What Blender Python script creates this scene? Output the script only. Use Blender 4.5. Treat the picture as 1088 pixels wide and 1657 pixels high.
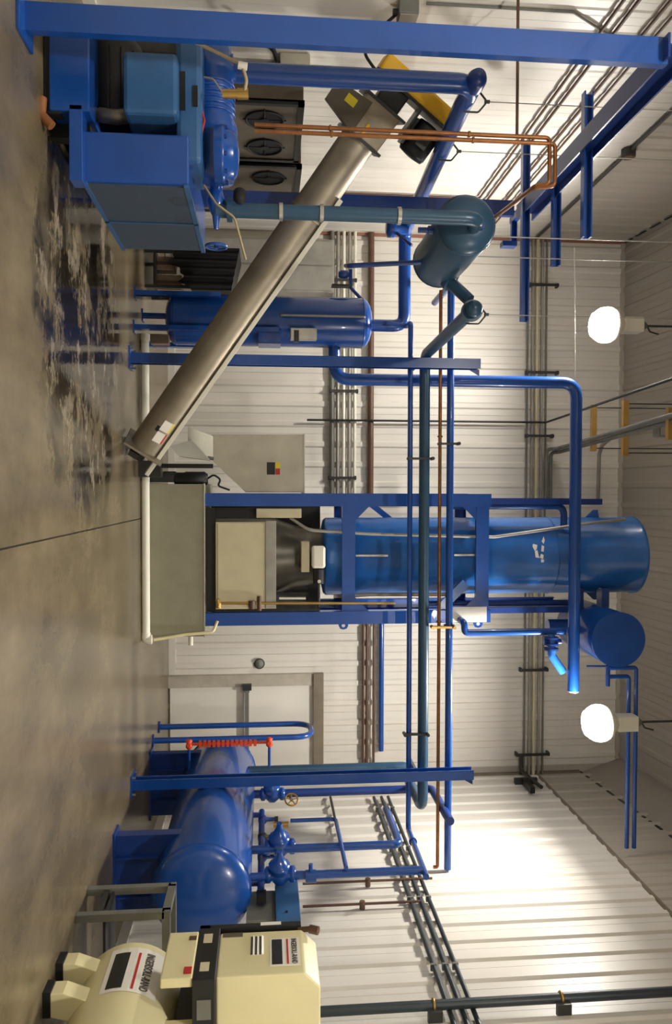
import bpy, math, random
from mathutils import Vector as V, Matrix
random.seed(7)
for o in list(bpy.data.objects): bpy.data.objects.remove(o)
scene = bpy.context.scene
COL = scene.collection

# ------------------------------------------------------------------ camera
# The picture is lying on its side: world up points to the right edge of the frame.
F_PX = 1266.0; HC = 1.45
PSI = math.atan(33.5/F_PX); PIT = math.atan(114/F_PX)
FWD = V((math.sin(PSI)*math.cos(PIT), math.cos(PSI)*math.cos(PIT), math.sin(PIT)))
RGT = V((math.cos(PSI), -math.sin(PSI), 0)); UPV = RGT.cross(FWD)
CAM = V((0, 0, HC))
cd = bpy.data.cameras.new('camera'); cam = bpy.data.objects.new('camera', cd); COL.objects.link(cam)
cd.sensor_fit = 'VERTICAL'; cd.sensor_height = 36; cd.sensor_width = 36; cd.lens = 36*F_PX/1657
cd.clip_start = .05; cd.clip_end = 100
m3 = Matrix((UPV, -RGT, -FWD)).transposed()
cam.matrix_world = Matrix.Translation(CAM) @ m3.to_4x4()
scene.camera = cam

# ------------------------------------------------------------------ world, exposure
w = bpy.data.worlds.new('world'); scene.world = w; w.use_nodes = True
w.node_tree.nodes['Background'].inputs[0].default_value = (.8, .85, .9, 1)
w.node_tree.nodes['Background'].inputs[1].default_value = .3
vs = scene.view_settings
vs.view_transform = 'Standard'; vs.look = 'None'; vs.gamma = 1; vs.use_curve_mapping = False
vs.exposure = 0.28
LAMP_POWER = 700.0

# room
XL, XR, YB, YF = -3.92, 4.45, 11.9, -3.2
ROOF = .10
def roof_z(y): return 7.05 + ROOF*(YB-y)

# sight lines measured in the photograph turned upright (U right, H up)
def ray(U, H): return FWD*F_PX + RGT*(U-828.5) + UPV*(H-544)
def P(U, H, y): d = ray(U, H); return CAM + d*(y/d.y)
def PX(U, H, x): d = ray(U, H); return CAM + d*(x/d.x)
def PZ(U, H, z=0.): d = ray(U, H); return CAM + d*((z-HC)/d.z)

# ------------------------------------------------------------------ materials
def lin(c):
    return tuple((x/255/12.92 if x/255 <= .04045 else ((x/255+.055)/1.055)**2.4) for x in c)
def mat(name, rgb, rough=.5, metal=0., var=.12, scale=6., bump=0., bscale=60., spec=.5, coat=0., stretch=(1,1,1)):
    m = bpy.data.materials.new(name); m.use_nodes = True
    nt = m.node_tree; b = nt.nodes['Principled BSDF']
    c = lin(rgb)
    tc = nt.nodes.new('ShaderNodeTexCoord'); mp = nt.nodes.new('ShaderNodeMapping'); mp.inputs['Scale'].default_value = stretch
    nt.links.new(tc.outputs['Object'], mp.inputs[0])
    n = nt.nodes.new('ShaderNodeTexNoise'); n.inputs['Scale'].default_value = scale; n.inputs['Detail'].default_value = 5
    nt.links.new(mp.outputs[0], n.inputs['Vector'])
    r = nt.nodes.new('ShaderNodeValToRGB'); r.color_ramp.elements[0].position = .3; r.color_ramp.elements[1].position = .7
    r.color_ramp.elements[0].color = (*[x*(1-var) for x in c], 1); r.color_ramp.elements[1].color = (*[min(1, x*(1+var)) for x in c], 1)
    nt.links.new(n.outputs['Fac'], r.inputs[0]); nt.links.new(r.outputs[0], b.inputs['Base Color'])
    b.inputs['Roughness'].default_value = rough; b.inputs['Metallic'].default_value = metal
    b.inputs['Specular IOR Level'].default_value = spec; b.inputs['Coat Weight'].default_value = coat
    if bump:
        n2 = nt.nodes.new('ShaderNodeTexNoise'); n2.inputs['Scale'].default_value = bscale
        nt.links.new(mp.outputs[0], n2.inputs['Vector'])
        bp = nt.nodes.new('ShaderNodeBump'); bp.inputs['Strength'].default_value = bump; bp.inputs['Distance'].default_value = .01
        nt.links.new(n2.outputs['Fac'], bp.inputs['Height']); nt.links.new(bp.outputs[0], b.inputs['Normal'])
    return m
BLUE = mat('blue_paint', (21, 74, 152), .26, var=.10, scale=3, coat=.3)
BLUE2 = mat('bright_blue_vessel_paint', (44, 110, 188), .22, var=.10, scale=2.5, coat=.3)
NAVY = mat('navy_paint', (22, 54, 122), .33, var=.12)
TEAL = mat('teal_blue_paint', (44, 76, 100), .34, var=.14, scale=4)
STEELB = mat('slate_blue_paint', (50, 94, 140), .38, var=.1)
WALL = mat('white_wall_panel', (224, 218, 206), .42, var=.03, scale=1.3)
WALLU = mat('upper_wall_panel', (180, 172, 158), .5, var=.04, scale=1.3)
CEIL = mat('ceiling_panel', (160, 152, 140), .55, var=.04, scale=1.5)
TRIM = mat('taupe_trim', (128, 116, 98), .5)
TRIMR = mat('russet_trim', (150, 104, 84), .5)
STAIN = mat('stainless_steel', (158, 148, 130), .48, metal=.7, var=.14, scale=5, stretch=(1, 1, 1))
GALV = mat('galvanised_sheet', (188, 184, 168), .34, metal=.6, var=.12, scale=4)
ALU = mat('aluminium', (200, 198, 188), .3, metal=.9)
BINM = mat('grey_green_bin', (150, 146, 122), .55, var=.06, bump=.15, bscale=120)
CREAM = mat('cream_enamel', (226, 216, 168), .35, var=.05, scale=2)
CREAMB = mat('cream_panel_box', (206, 196, 160), .45, var=.05)
WHITE = mat('white_plastic', (232, 228, 210), .4, var=.04)
BLACK = mat('black_paint', (22, 23, 24), .45, var=.2)
RUBBER = mat('black_rubber', (14, 14, 15), .7, var=.2)
DGREY = mat('dark_grey_steel', (58, 58, 56), .45, metal=.3, var=.2)
SLATE = mat('dark_slate_pipe', (46, 56, 60), .4, var=.12)
GREY = mat('grey_steel', (112, 112, 104), .5, var=.15)
LGREY = mat('light_grey_conduit', (160, 156, 146), .45, metal=.3)
CABM = mat('taupe_cabinet', (92, 83, 69), .5, var=.12)
COPPER = mat('copper_tube', (150, 98, 56), .38, metal=.55, var=.25, scale=10)
BROWN = mat('brown_pipe', (92, 64, 48), .5, var=.2)
BRASS = mat('brass', (188, 152, 84), .35, metal=.8)
GOLD = mat('gold_strut', (176, 138, 74), .5, metal=.4)
YELLOW = mat('yellow_guard', (232, 178, 24), .4, var=.08)
ORANGE = mat('orange_red', (226, 74, 30), .4, var=.1)
RED = mat('red_print', (186, 44, 34), .5)
GREYT = mat('grey_lettering', (78, 72, 70), .5)
STICK = mat('sticker_white', (236, 232, 220), .5, var=.02)
STICKY = mat('sticker_yellow', (226, 204, 30), .5, var=.02)
STICKB = mat('sticker_black', (26, 28, 32), .4)
GROUT = mat('dark_joint', (60, 52, 42), .9)
CARTON = mat('cardboard', (150, 128, 108), .8)
HOSE = mat('tan_hose', (172, 156, 120), .5)

def floor_mat():
    m = bpy.data.materials.new('stained_concrete'); m.use_nodes = True
    nt = m.node_tree; b = nt.nodes['Principled BSDF']; L = nt.links.new
    geo = nt.nodes.new('ShaderNodeNewGeometry')
    def noise(scale, stretch=(1, 1, 1), detail=6, rough=.6):
        mp = nt.nodes.new('ShaderNodeMapping'); mp.inputs['Scale'].default_value = stretch
        L(geo.outputs['Position'], mp.inputs[0])
        n = nt.nodes.new('ShaderNodeTexNoise'); n.inputs['Scale'].default_value = scale
        n.inputs['Detail'].default_value = detail; n.inputs['Roughness'].default_value = rough
        L(mp.outputs[0], n.inputs['Vector']); return n.outputs['Fac']
    def ramp(src, p0, p1, c0=(0, 0, 0), c1=(1, 1, 1)):
        r = nt.nodes.new('ShaderNodeValToRGB'); e = r.color_ramp.elements
        e[0].position = p0; e[1].position = p1; e[0].color = (*c0, 1); e[1].color = (*c1, 1)
        L(src, r.inputs[0]); return r.outputs[0]
    def mix(fac, a, c, blend='MIX'):
        x = nt.nodes.new('ShaderNodeMix'); x.data_type = 'RGBA'; x.blend_type = blend
        if isinstance(fac, float): x.inputs[0].default_value = fac
        else: L(fac, x.inputs[0])
        for s, v in ((6, a), (7, c)):
            if isinstance(v, tuple): x.inputs[s].default_value = (*v, 1)
            else: L(v, x.inputs[s])
        return x.outputs[2]
    def math_(op, a, c=None):
        x = nt.nodes.new('ShaderNodeMath'); x.operation = op; x.use_clamp = False
        for i, v in enumerate((a, c)):
            if v is None: continue
            if isinstance(v, (float, int)): x.inputs[i].default_value = v
            else: L(v, x.inputs[i])
        return x.outputs[0]
    base = ramp(noise(1.2), .3, .7, lin((96, 86, 67)), lin((128, 115, 91)))
    streak = ramp(noise(3., (1, .35, 1)), .35, .65, (.78, .76, .72), (1.1, 1.08, 1.05))
    base = mix(1., base, streak, 'MULTIPLY')
    # washed and oily patch around the compressor and the conveyor foot
    sx = nt.nodes.new('ShaderNodeSeparateXYZ'); L(geo.outputs['Position'], sx.inputs[0])
    dx = math_('DIVIDE', math_('SUBTRACT', sx.outputs[0], -1.3), 2.2)
    dy = math_('DIVIDE', math_('SUBTRACT', sx.outputs[1], 6.55), 2.0)
    d2 = math_('ADD', math_('MULTIPLY', dx, dx), math_('MULTIPLY', dy, dy))
    patch = ramp(math_('ADD', d2, math_('MULTIPLY', noise(1.6), .9)), .8, 1.9, (1, 1, 1), (0, 0, 0))
    blot = ramp(noise(1.5, (.8, 1.1, 1), 9, .72), .47, .515)
    blot2 = ramp(noise(4.2, (.7, 1.2, 1), 9, .75), .49, .54)
    wet = math_('MULTIPLY', patch, math_('MAXIMUM', blot, math_('MULTIPLY', blot2, .8)))
    col = mix(wet, base, lin((34, 28, 22)))
    pale = math_('MULTIPLY', patch, ramp(noise(2.6, (.8, 1.2, 1), 8, .72), .55, .6))
    col = mix(math_('MULTIPLY', pale, .55), col, lin((160, 148, 130)))
    L(col, b.inputs['Base Color'])
    rg = nt.nodes.new('ShaderNodeMapRange'); rg.inputs[1].default_value = 0; rg.inputs[2].default_value = 1
    rg.inputs[3].default_value = .25; rg.inputs[4].default_value = .07
    L(wet, rg.inputs[0]); L(rg.outputs[0], b.inputs['Roughness'])
    bp = nt.nodes.new('ShaderNodeBump'); bp.inputs['Strength'].default_value = .12; bp.inputs['Distance'].default_value = .01
    L(noise(14., (1, 1, 1), 4), bp.inputs['Height']); L(bp.outputs[0], b.inputs['Normal'])
    return m
FLOOR = floor_mat()
def emis(name, rgb, s):
    m = bpy.data.materials.new(name); m.use_nodes = True; b = m.node_tree.nodes['Principled BSDF']
    b.inputs['Base Color'].default_value = (.9, .9, .88, 1); b.inputs['Roughness'].default_value = .4
    b.inputs['Emission Color'].default_value = (*lin(rgb), 1); b.inputs['Emission Strength'].default_value = s
    return m
GLOW = emis('lamp_glow', (255, 250, 242), LAMP_POWER)
GLOWS = emis('lamp_bowl_glow', (255, 250, 242), 7.0)

# ------------------------------------------------------------------ mesh collecting
class MB:
    def __init__(s): s.v = []; s.f = []; s.sm = []
    def add(s, vs_, fs, smooth=False):
        o = len(s.v); s.v += [V(q) for q in vs_]
        for f in fs: s.f.append(tuple(i+o for i in f)); s.sm.append(smooth)
        return s
    def box(s, a, b):
        x0, x1 = sorted((a[0], b[0])); y0, y1 = sorted((a[1], b[1])); z0, z1 = sorted((a[2], b[2]))
        return s.add([(x0,y0,z0),(x1,y0,z0),(x1,y1,z0),(x0,y1,z0),(x0,y0,z1),(x1,y0,z1),(x1,y1,z1),(x0,y1,z1)],
              [(0,3,2,1),(4,5,6,7),(0,1,5,4),(1,2,6,5),(2,3,7,6),(3,0,4,7)])
    def obox(s, c, ax, ay, az):          # box by centre and three half axes
        c = V(c); ax, ay, az = V(ax), V(ay), V(az)
        if ax.cross(ay).dot(az) < 0: az = -az
        q = [c+ax*i+ay*j+az*k for k in (-1, 1) for j in (-1, 1) for i in (-1, 1)]
        return s.add(q, [(0,2,3,1),(4,5,7,6),(0,1,5,4),(1,3,7,5),(3,2,6,7),(2,0,4,6)])
    def lathe(s, p0, axis, prof, n=24, caps=True):   # prof: (distance along axis, radius)
        p0 = V(p0); a = V(axis).normalized()
        t = V((0, 0, 1)) if abs(a.z) < .9 else V((1, 0, 0))
        u = a.cross(t).normalized(); w_ = a.cross(u)
        vs_ = []; fs = []
        for d, r in prof:
            for i in range(n):
                th = 2*math.pi*i/n
                vs_.append(p0+a*d+(u*math.cos(th)+w_*math.sin(th))*max(r, 1e-4))
        for k in range(len(prof)-1):
            for i in range(n):
                j = (i+1) % n
                fs.append((k*n+i, k*n+j, (k+1)*n+j, (k+1)*n+i))
        s.add(vs_, fs, True)
        if caps:
            m = len(prof)-1
            s.add(vs_[:n], [tuple(range(n-1, -1, -1))]); s.add(vs_[m*n:], [tuple(range(n))])
        return s
    def cyl(s, a, b, r, r2=None, n=16):
        a, b = V(a), V(b); return s.lathe(a, b-a, [(0, r), ((b-a).length, r if r2 is None else r2)], n)
    def tube(s, pts, r, bend=0., n=12, seg=6, caps=True):
        pts = [V(p) for p in pts]; path = [pts[0]]
        for i in range(1, len(pts)-1):
            p, a, b = pts[i], pts[i-1], pts[i+1]
            da, db = (a-p), (b-p); la, lb = da.length, db.length
            if la < 1e-6 or lb < 1e-6: continue
            da /= la; db /= lb
            ang = math.acos(max(-1, min(1, da.dot(db))))
            if bend <= 0 or ang > 3.1: path.append(p); continue
            t = min(bend/math.tan(ang/2), la*.49, lb*.49)
            q0, q1 = p+da*t, p+db*t
            for k in range(seg+1):
                f = k/seg; path.append(q0*(1-f)**2+p*2*f*(1-f)+q1*f*f)
        path.append(pts[-1])
        tang = []
        for i in range(len(path)):
            t = path[min(i+1, len(path)-1)]-path[max(i-1, 0)]
            tang.append(t.normalized())
        t0 = tang[0]; ref = V((0, 0, 1)) if abs(t0.z) < .9 else V((1, 0, 0))
        u = t0.cross(ref).normalized(); vs_ = []; fs = []
        for i, p in enumerate(path):
            u = (u-tang[i]*u.dot(tang[i])).normalized(); w_ = tang[i].cross(u)
            for k in range(n):
                th = 2*math.pi*k/n; vs_.append(p+(u*math.cos(th)+w_*math.sin(th))*r)
        for i in range(len(path)-1):
            for k in range(n):
                j = (k+1) % n; fs.append((i*n+k, i*n+j, (i+1)*n+j, (i+1)*n+k))
        s.add(vs_, fs, True)
        if caps: s.add(vs_[:n], [tuple(range(n-1, -1, -1))]); s.add(vs_[-n:], [tuple(range(n))])
        return s
    def prism(s, poly, ext):             # polygon of 3-D points, extruded by a vector
        poly = [V(p) for p in poly]; e = V(ext); n = len(poly)
        nn = V((0, 0, 0))
        for i in range(n): nn += poly[i].cross(poly[(i+1) % n])
        if nn.dot(e) > 0: poly = poly[::-1]
        vs_ = poly+[p+e for p in poly]
        fs = [tuple(range(n)), tuple(range(2*n-1, n-1, -1))]+[(i, i+n, (i+1) % n+n, (i+1) % n) for i in range(n)]
        return s.add(vs_, fs)
    def torus(s, c, axis, R, r, n=20, m=8):
        a = V(axis).normalized(); t = V((0, 0, 1)) if abs(a.z) < .9 else V((1, 0, 0))
        u = a.cross(t).normalized(); w_ = a.cross(u); c = V(c); vs_ = []; fs = []
        for i in range(n):
            th = 2*math.pi*i/n; d = u*math.cos(th)+w_*math.sin(th)
            for k in range(m):
                ph = 2*math.pi*k/m; vs_.append(c+d*(R+r*math.cos(ph))+a*r*math.sin(ph))
        for i in range(n):
            for k in range(m):
                fs.append((i*m+k, ((i+1) % n)*m+k, ((i+1) % n)*m+(k+1) % m, i*m+(k+1) % m))
        return s.add(vs_, fs, True)
    def ibeam(s, a, b, w_, h, side, t=.012, tf=.014):   # I-section from a to b; side = flange direction
        a, b = V(a), V(b); d = (b-a).normalized(); sd = V(side); sd = (sd-d*sd.dot(d)).normalized(); up = d.cross(sd)
        for k in (-1, 1): s.obox((a+b)/2+up*k*(h/2-tf/2), d*(b-a).length/2, sd*w_/2, up*tf/2)
        return s.obox((a+b)/2, d*(b-a).length/2, sd*t/2, up*(h/2-tf))
    def channel(s, a, b, w_, h, side, t=.012):          # C-section, web on +side
        a, b = V(a), V(b); d = (b-a).normalized(); sd = V(side); sd = (sd-d*sd.dot(d)).normalized(); up = d.cross(sd); L = (b-a).length/2
        s.obox((a+b)/2+sd*(w_/2-t/2), d*L, sd*t/2, up*h/2)
        for k in (-1, 1): s.obox((a+b)/2+up*k*(h/2-t/2)-sd*t/2, d*L, sd*(w_/2-t/2), up*t/2)
        return s

def thing(name, label, cat, loc=(0, 0, 0), group=None):
    o = bpy.data.objects.new(name, None); COL.objects.link(o); o.location = loc; o.empty_display_size = .1
    o['label'] = label; o['category'] = cat
    if group: o['group'] = group
    return o
def _world(o): return V(o.location) if o.parent is None else _world(o.parent)+V(o.location)
def mesh(name, mb, m, origin=(0, 0, 0)):
    me = bpy.data.meshes.new(name); og = V(origin)
    me.from_pydata([tuple(q-og) for q in mb.v], [], mb.f)
    me.polygons.foreach_set('use_smooth', mb.sm); me.materials.append(m); me.update()
    return me
def part(parent, name, mb, m, bevel=0., label=None):
    og = _world(parent)
    o = bpy.data.objects.new(name, mesh(name, mb, m, og)); COL.objects.link(o); o.parent = parent
    if bevel:
        b = o.modifiers.new('bevel', 'BEVEL'); b.width = bevel; b.segments = 2; b.limit_method = 'ANGLE'; b.angle_limit = .7
        b.harden_normals = False
    if label: o['label'] = label
    return o
def single(name, mb, m, label, cat, loc, group=None, bevel=0.):
    o = bpy.data.objects.new(name, mesh(name, mb, m, loc)); COL.objects.link(o); o.location = loc
    o['label'] = label; o['category'] = cat
    if group: o['group'] = group
    if bevel:
        b = o.modifiers.new('bevel', 'BEVEL'); b.width = bevel; b.segments = 2; b.limit_method = 'ANGLE'; b.angle_limit = .7
    return o
def struct(name, mb, m, loc=(0, 0, 0)):
    o = bpy.data.objects.new(name, mesh(name, mb, m, loc)); COL.objects.link(o); o.location = loc; o['kind'] = 'structure'
    return o
def pcopy(src, dloc):
    c = src.copy(); COL.objects.link(c); c.parent = src.parent; c.location = V(src.location)+V(dloc); return c
def text(parent, name, s, height, width, org, xdir, updir, m):
    cu = bpy.data.curves.new(name, 'FONT'); cu.body = s; cu.extrude = .0008; cu.offset = .022; cu.size = 1
    t = bpy.data.objects.new(name+'_tmp', cu); COL.objects.link(t)
    bpy.context.view_layer.update()
    me = bpy.data.meshes.new_from_object(t.evaluated_get(bpy.context.evaluated_depsgraph_get()))
    bpy.data.objects.remove(t)
    xs = [v.co.x for v in me.vertices]; ys = [v.co.y for v in me.vertices]
    sx = width/(max(xs)-min(xs)); sy = height/(max(ys)-min(ys))
    xd, ud = V(xdir).normalized(), V(updir).normalized(); nd = xd.cross(ud); og = V(org)-_world(parent)
    for v in me.vertices:
        c = v.co.copy(); v.co = og+xd*(c.x-min(xs))*sx+ud*(c.y-min(ys))*sy+nd*c.z
    me.materials.clear(); me.materials.append(m)
    o = bpy.data.objects.new(name, me); COL.objects.link(o); o.parent = parent
    return o
def dome(r, depth, k=6, flip=False):     # profile of a dished head rising from radius r to the pole
    pr = [(depth*math.sin(i/k*math.pi/2), r*math.cos(i/k*math.pi/2)) for i in range(k+1)]
    return pr
def vessel_prof(L, r, h, k=6):           # two dished ends and a shell, along the axis from 0 to L
    a = [(h-d, q) for d, q in reversed(dome(r, h, k))]
    b = [(L-h+d, q) for d, q in dome(r, h, k)]
    return a+b
X_, Y_, Z_ = V((1, 0, 0)), V((0, 1, 0)), V((0, 0, 1))
def handwheel(parent, name, c, axis, R, m, spokes=4):
    mb = MB().torus(c, axis, R, R*.14)
    a = V(axis).normalized(); t = Z_ if abs(a.z) < .9 else X_
    u = a.cross(t).normalized(); w_ = a.cross(u)
    for i in range(spokes):
        th = math.pi*2*i/spokes; mb.cyl(c, V(c)+(u*math.cos(th)+w_*math.sin(th))*R, R*.09, n=6)
    mb.cyl(V(c)-a*R*.2, V(c)+a*R*.2, R*.22, n=10)
    return part(parent, name, mb, m)
def flange(parent, c, axis, r, t, m, name='flange'):
    a = V(axis).normalized(); f = part(parent, name, MB().cyl(V(c)-a*t/2, V(c)+a*t/2, r, n=20), m)
    return f

# ================================================================== STRUCTURE
fl = struct('floor', MB().box((XL-.1, YF-.1, -.2), (XR+.1, YB+.1, -.012)), GROUT)
JX = PZ(876, 60).x
part(fl, 'floor_slab', MB().box((XL, YF, -.05), (JX-.006, YB, 0)), FLOOR)
part(fl, 'floor_slab', MB().box((JX+.006, YF, -.05), (XR, YB, 0)), FLOOR)

PW = .3048
def rib_profile(h):   # one 12-inch liner panel: flat pan with one trapezoid rib (across, out)
    return [(0, 0), (.10, 0), (.125, h), (.185, h), (.21, 0), (PW-.004, 0)]
def panel_mb(org, across, up, out, z0, z1, h):
    org, across, up, out = V(org), V(across), V(up), V(out); pr = rib_profile(h); n = len(pr); mb = MB()
    lo = [org+across*a+out*(b+.012)+up*z0 for a, b in pr]; hi = [org+across*a+out*(b+.012)+up*z1 for a, b in pr]
    fs = [(i, i+1, i+1+n, i+n) for i in range(n-1)]
    if across.cross(up).dot(out) < 0: fs = [f[::-1] for f in fs]
    mb.add(lo+hi, fs)
    e = [lo[0]-out*.012, lo[-1]-out*.012, hi[0]-out*.012, hi[-1]-out*.012]
    mb.add([lo[0], e[0], hi[0], e[2]], [(0, 1, 3, 2)]); mb.add([lo[-1], e[1], hi[-1], e[3]], [(0, 2, 3, 1)])
    return mb
def panel_row(wall, org, across, up, out, z0, z1, n, m, h):
    p0 = part(wall, 'wall_panel', panel_mb(org, across, up, out, z0, z1, h), m)
    for i in range(1, n): pcopy(p0, V(across)*PW*i)
wb = struct('wall_back', MB().box((XL-.1, YB, 0), (XR+.1, YB+.1, 7.3)), WALLU)
panel_row(wb, (XL, YB, 0), X_, Z_, -Y_, .0, 7.08, int((XR-XL)/PW)+0, WALL, .022)
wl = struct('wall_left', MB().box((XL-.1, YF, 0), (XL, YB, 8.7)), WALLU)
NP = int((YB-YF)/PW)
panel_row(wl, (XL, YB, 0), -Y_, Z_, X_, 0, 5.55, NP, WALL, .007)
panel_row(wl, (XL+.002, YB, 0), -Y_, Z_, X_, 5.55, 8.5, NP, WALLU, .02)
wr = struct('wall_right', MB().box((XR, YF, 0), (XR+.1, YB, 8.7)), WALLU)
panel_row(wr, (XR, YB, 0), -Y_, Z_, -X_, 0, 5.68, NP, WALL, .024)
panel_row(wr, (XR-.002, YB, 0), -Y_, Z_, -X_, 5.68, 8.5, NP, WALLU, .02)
struct('wall_front', MB().box((XL-.1, YF-.1, 0), (XR+.1, YF, 8.7)), WALL)
# roof liner rising towards the camera
mbc = MB(); e = .1
mbc.prism([(XL-.1, YF-.1, roof_z(YF-.1)), (XL-.1, YB+.1, roof_z(YB+.1)), (XL-.1, YB+.1, roof_z(YB+.1)+e), (XL-.1, YF-.1, roof_z(YF-.1)+e)], (XR-XL+.2, 0, 0))
ce = struct('ceiling', mbc, CEIL)
rd = V((0, -1, ROOF)).normalized(); rn = X_.cross(rd).normalized()
rn = rn if rn.z < 0 else -rn
p0 = part(ce, 'ceiling_panel', panel_mb((XL, YB, roof_z(YB)), X_, rd, rn, 0, (YB-YF)*1.005, .018), CEIL)
for i in range(1, int((XR-XL)/PW)): pcopy(p0, (PW*i, 0, 0))
# haunch strip between roof liner and right wall
mbh = MB(); a0, a1 = V((XR, YB, 6.42)), V((XR, YF, roof_z(YF)-.63)); b0, b1 = V((XR-.22, YB, roof_z(YB))), V((XR-.22, YF, roof_z(YF)))
c0, c1 = V((XR, YB, roof_z(YB)+.02)), V((XR, YF, roof_z(YF)+.02))
mbh.add([a0, a1, b1, b0, c0, c1], [(0, 1, 2, 3), (3, 2, 5, 4), (0, 4, 5, 1), (0, 3, 4), (1, 5, 2)])
hn = struct('trim_1', mbh, CEIL)
for i in range(40):
    f0 = i/40; q0 = a0.lerp(a1, f0); q1 = a0.lerp(a1, f0+.018)
    part(hn, 'closure_strip', MB().obox((q0+q1)/2+V((-.012, 0, 0)), (q1-q0)/2, V((.012, 0, 0)), V((0, 0, .02))), DGREY)
q0, q1 = V((XL+.02, YB, roof_z(YB)-.03)), V((XL+.02, YF, roof_z(YF)-.03))
tl = struct('trim_2', MB().obox((q0+q1)/2, (q1-q0)/2, V((.01, 0, 0)), V((0, 0, .03))), CEIL)
for i in range(40):
    q0 = V((XL+.03, YB-.02-i*.36, roof_z(YB-i*.36)-.03)); q1 = V((XL+.03, YB-.26-i*.36, roof_z(YB-.24-i*.36)-.03))
    part(tl, 'closure_strip', MB().obox((q0+q1)/2, (q1-q0)/2, V((.012, 0, 0)), V((0, 0, .018))), DGREY)
struct('trim_3', MB().box((XR-.05, YF, 5.672), (XR-.005, YB, 5.7)), TRIM)
struct('trim_4', MB().box((XR-.05, YB-.05, 0), (XR, YB-.01, 6.4)), TRIM)
struct('trim_5', MB().box((XL+.005, YB-.06, 2.2), (XL+.05, YB-.01, 7.05)), TRIMR)
struct('trim_6', MB().box((XL, YB-.05, 6.98), (XR-.22, YB-.008, 7.06)), WALLU)
struct('baseboard_back', MB().box((XL, YB-.035, 0), (P(1085, 300, YB).x, YB-.01, .10)), WALL)
struct('baseboard_left', MB().box((XL+.005, YF, 0), (XL+.035, YB-.04, .10)), WALL)
struct('baseboard_right', MB().box((XR-.045, YF, 0), (XR-.01, YB-.05, .10)), WALL)
# door
dx0, dx1 = P(1092, 400, YB).x, P(1252, 400, YB).x; dzt = P(1100, 507, YB).z; dzf = P(1100, 523, YB).z
d = struct('door_1', MB().box((dx0+.1, YB-.06, .02), (dx1-.05, YB-.025, dzt)), WALL)
part(d, 'door_frame', MB().box((dx0-.02, YB-.09, 0), (dx0+.16, YB-.01, dzt)).box((dx1-.06, YB-.09, 0), (dx1+.02, YB-.01, dzt)), mat('door_jamb', (176, 168, 152), .5))
part(d, 'door_header', MB().box((dx0-.02, YB-.12, dzt), (dx1+.02, YB-.01, dzf)), TRIM)
zb = P(1150, 400, YB).z
part(d, 'panic_bar', MB().box((dx0+.14, YB-.15, zb-.03), (dx1-.12, YB-.11, zb+.03)).box((dx0+.16, YB-.12, zb-.04), (dx0+.24, YB-.06, zb+.04)).box((dx1-.22, YB-.12, zb-.04), (dx1-.14, YB-.06, zb+.04)), GREY)
part(d, 'door_latch', MB().box((dx0+.11, YB-.17, zb-.06), (dx0+.2, YB-.08, zb+.07)), DGREY)
part(d, 'hinge', MB().cyl((dx1-.06, YB-.1, .4), (dx1-.06, YB-.1, .52), .015), DGREY)
c = P(1074, 420, YB-.05)
t = thing('wall_bell', 'small round grey bell on back wall beside the exit door', 'bell', (c.x, YB-.02, c.z))
part(t, 'gong', MB().lathe((c.x, YB-.02, c.z), -Y_, [(0, .075), (.03, .075), (.06, .05), (.07, .01)], 18), GREY)
part(t, 'rim', MB().torus((c.x, YB-.05, c.z), Y_, .07, .012), DGREY)

# ================================================================== LAMPS
def lamp(c, label, top):
    c = V(c); t = thing('high_bay_lamp', label, 'lamp', (c.x, c.y, c.z), 'high bay lamps')
    part(t, 'glowing_bowl', MB().lathe(c-Z_*.17, Z_, [(.03, .15), (.06, .182), (.11, .21), (.17, .22), (.23, .212), (.28, .18)], 20), GLOWS)
    part(t, 'glowing_lens', MB().cyl(c-Z_*.15, c-Z_*.139, .148, n=20), GLOW)
    part(t, 'reflector', MB().lathe(c+Z_*.095, Z_, [(.0, .19), (.015, .195), (.05, .16), (.08, .12), (.12, .09)], 20), WHITE)
    h = part(t, 'ballast_housing', MB().box(c+V((-.09, -.09, .21)), c+V((.09, .09, .46))), WHITE, bevel=.015)
    part(h, 'housing_cap', MB().lathe(c+Z_*.46, Z_, [(0, .07), (.04, .05), (.07, .025)], 12), GREY)
    part(t, 'stem', MB().cyl(c+Z_*.52, V((c.x, c.y, top)), .014, n=8), DGREY)
    part(t, 'hook', MB().tube([c+V((.0, 0, .53)), c+V((.07, 0, .57)), c+V((.10, 0, .68))], .01, .02, 6), DGREY)
    return t
def lamp_at(p, label): lamp(p, label, roof_z(p.y)-.02)
lamp_at(P(526, 980, 9.3), 'lit high bay lamp hanging above the cylinder tank and conveyor side')
lamp_at(P(1170, 969, 8.9), 'lit high bay lamp hanging near the pair of thin blue drop pipes')
for x, y, s in ((-2.1, 2.2, 'left'), (2.6, 2.0, 'right')):
    lamp_at(V((x, y, 5.3)), 'high bay lamp behind the viewer, %s of the room' % s)

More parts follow.
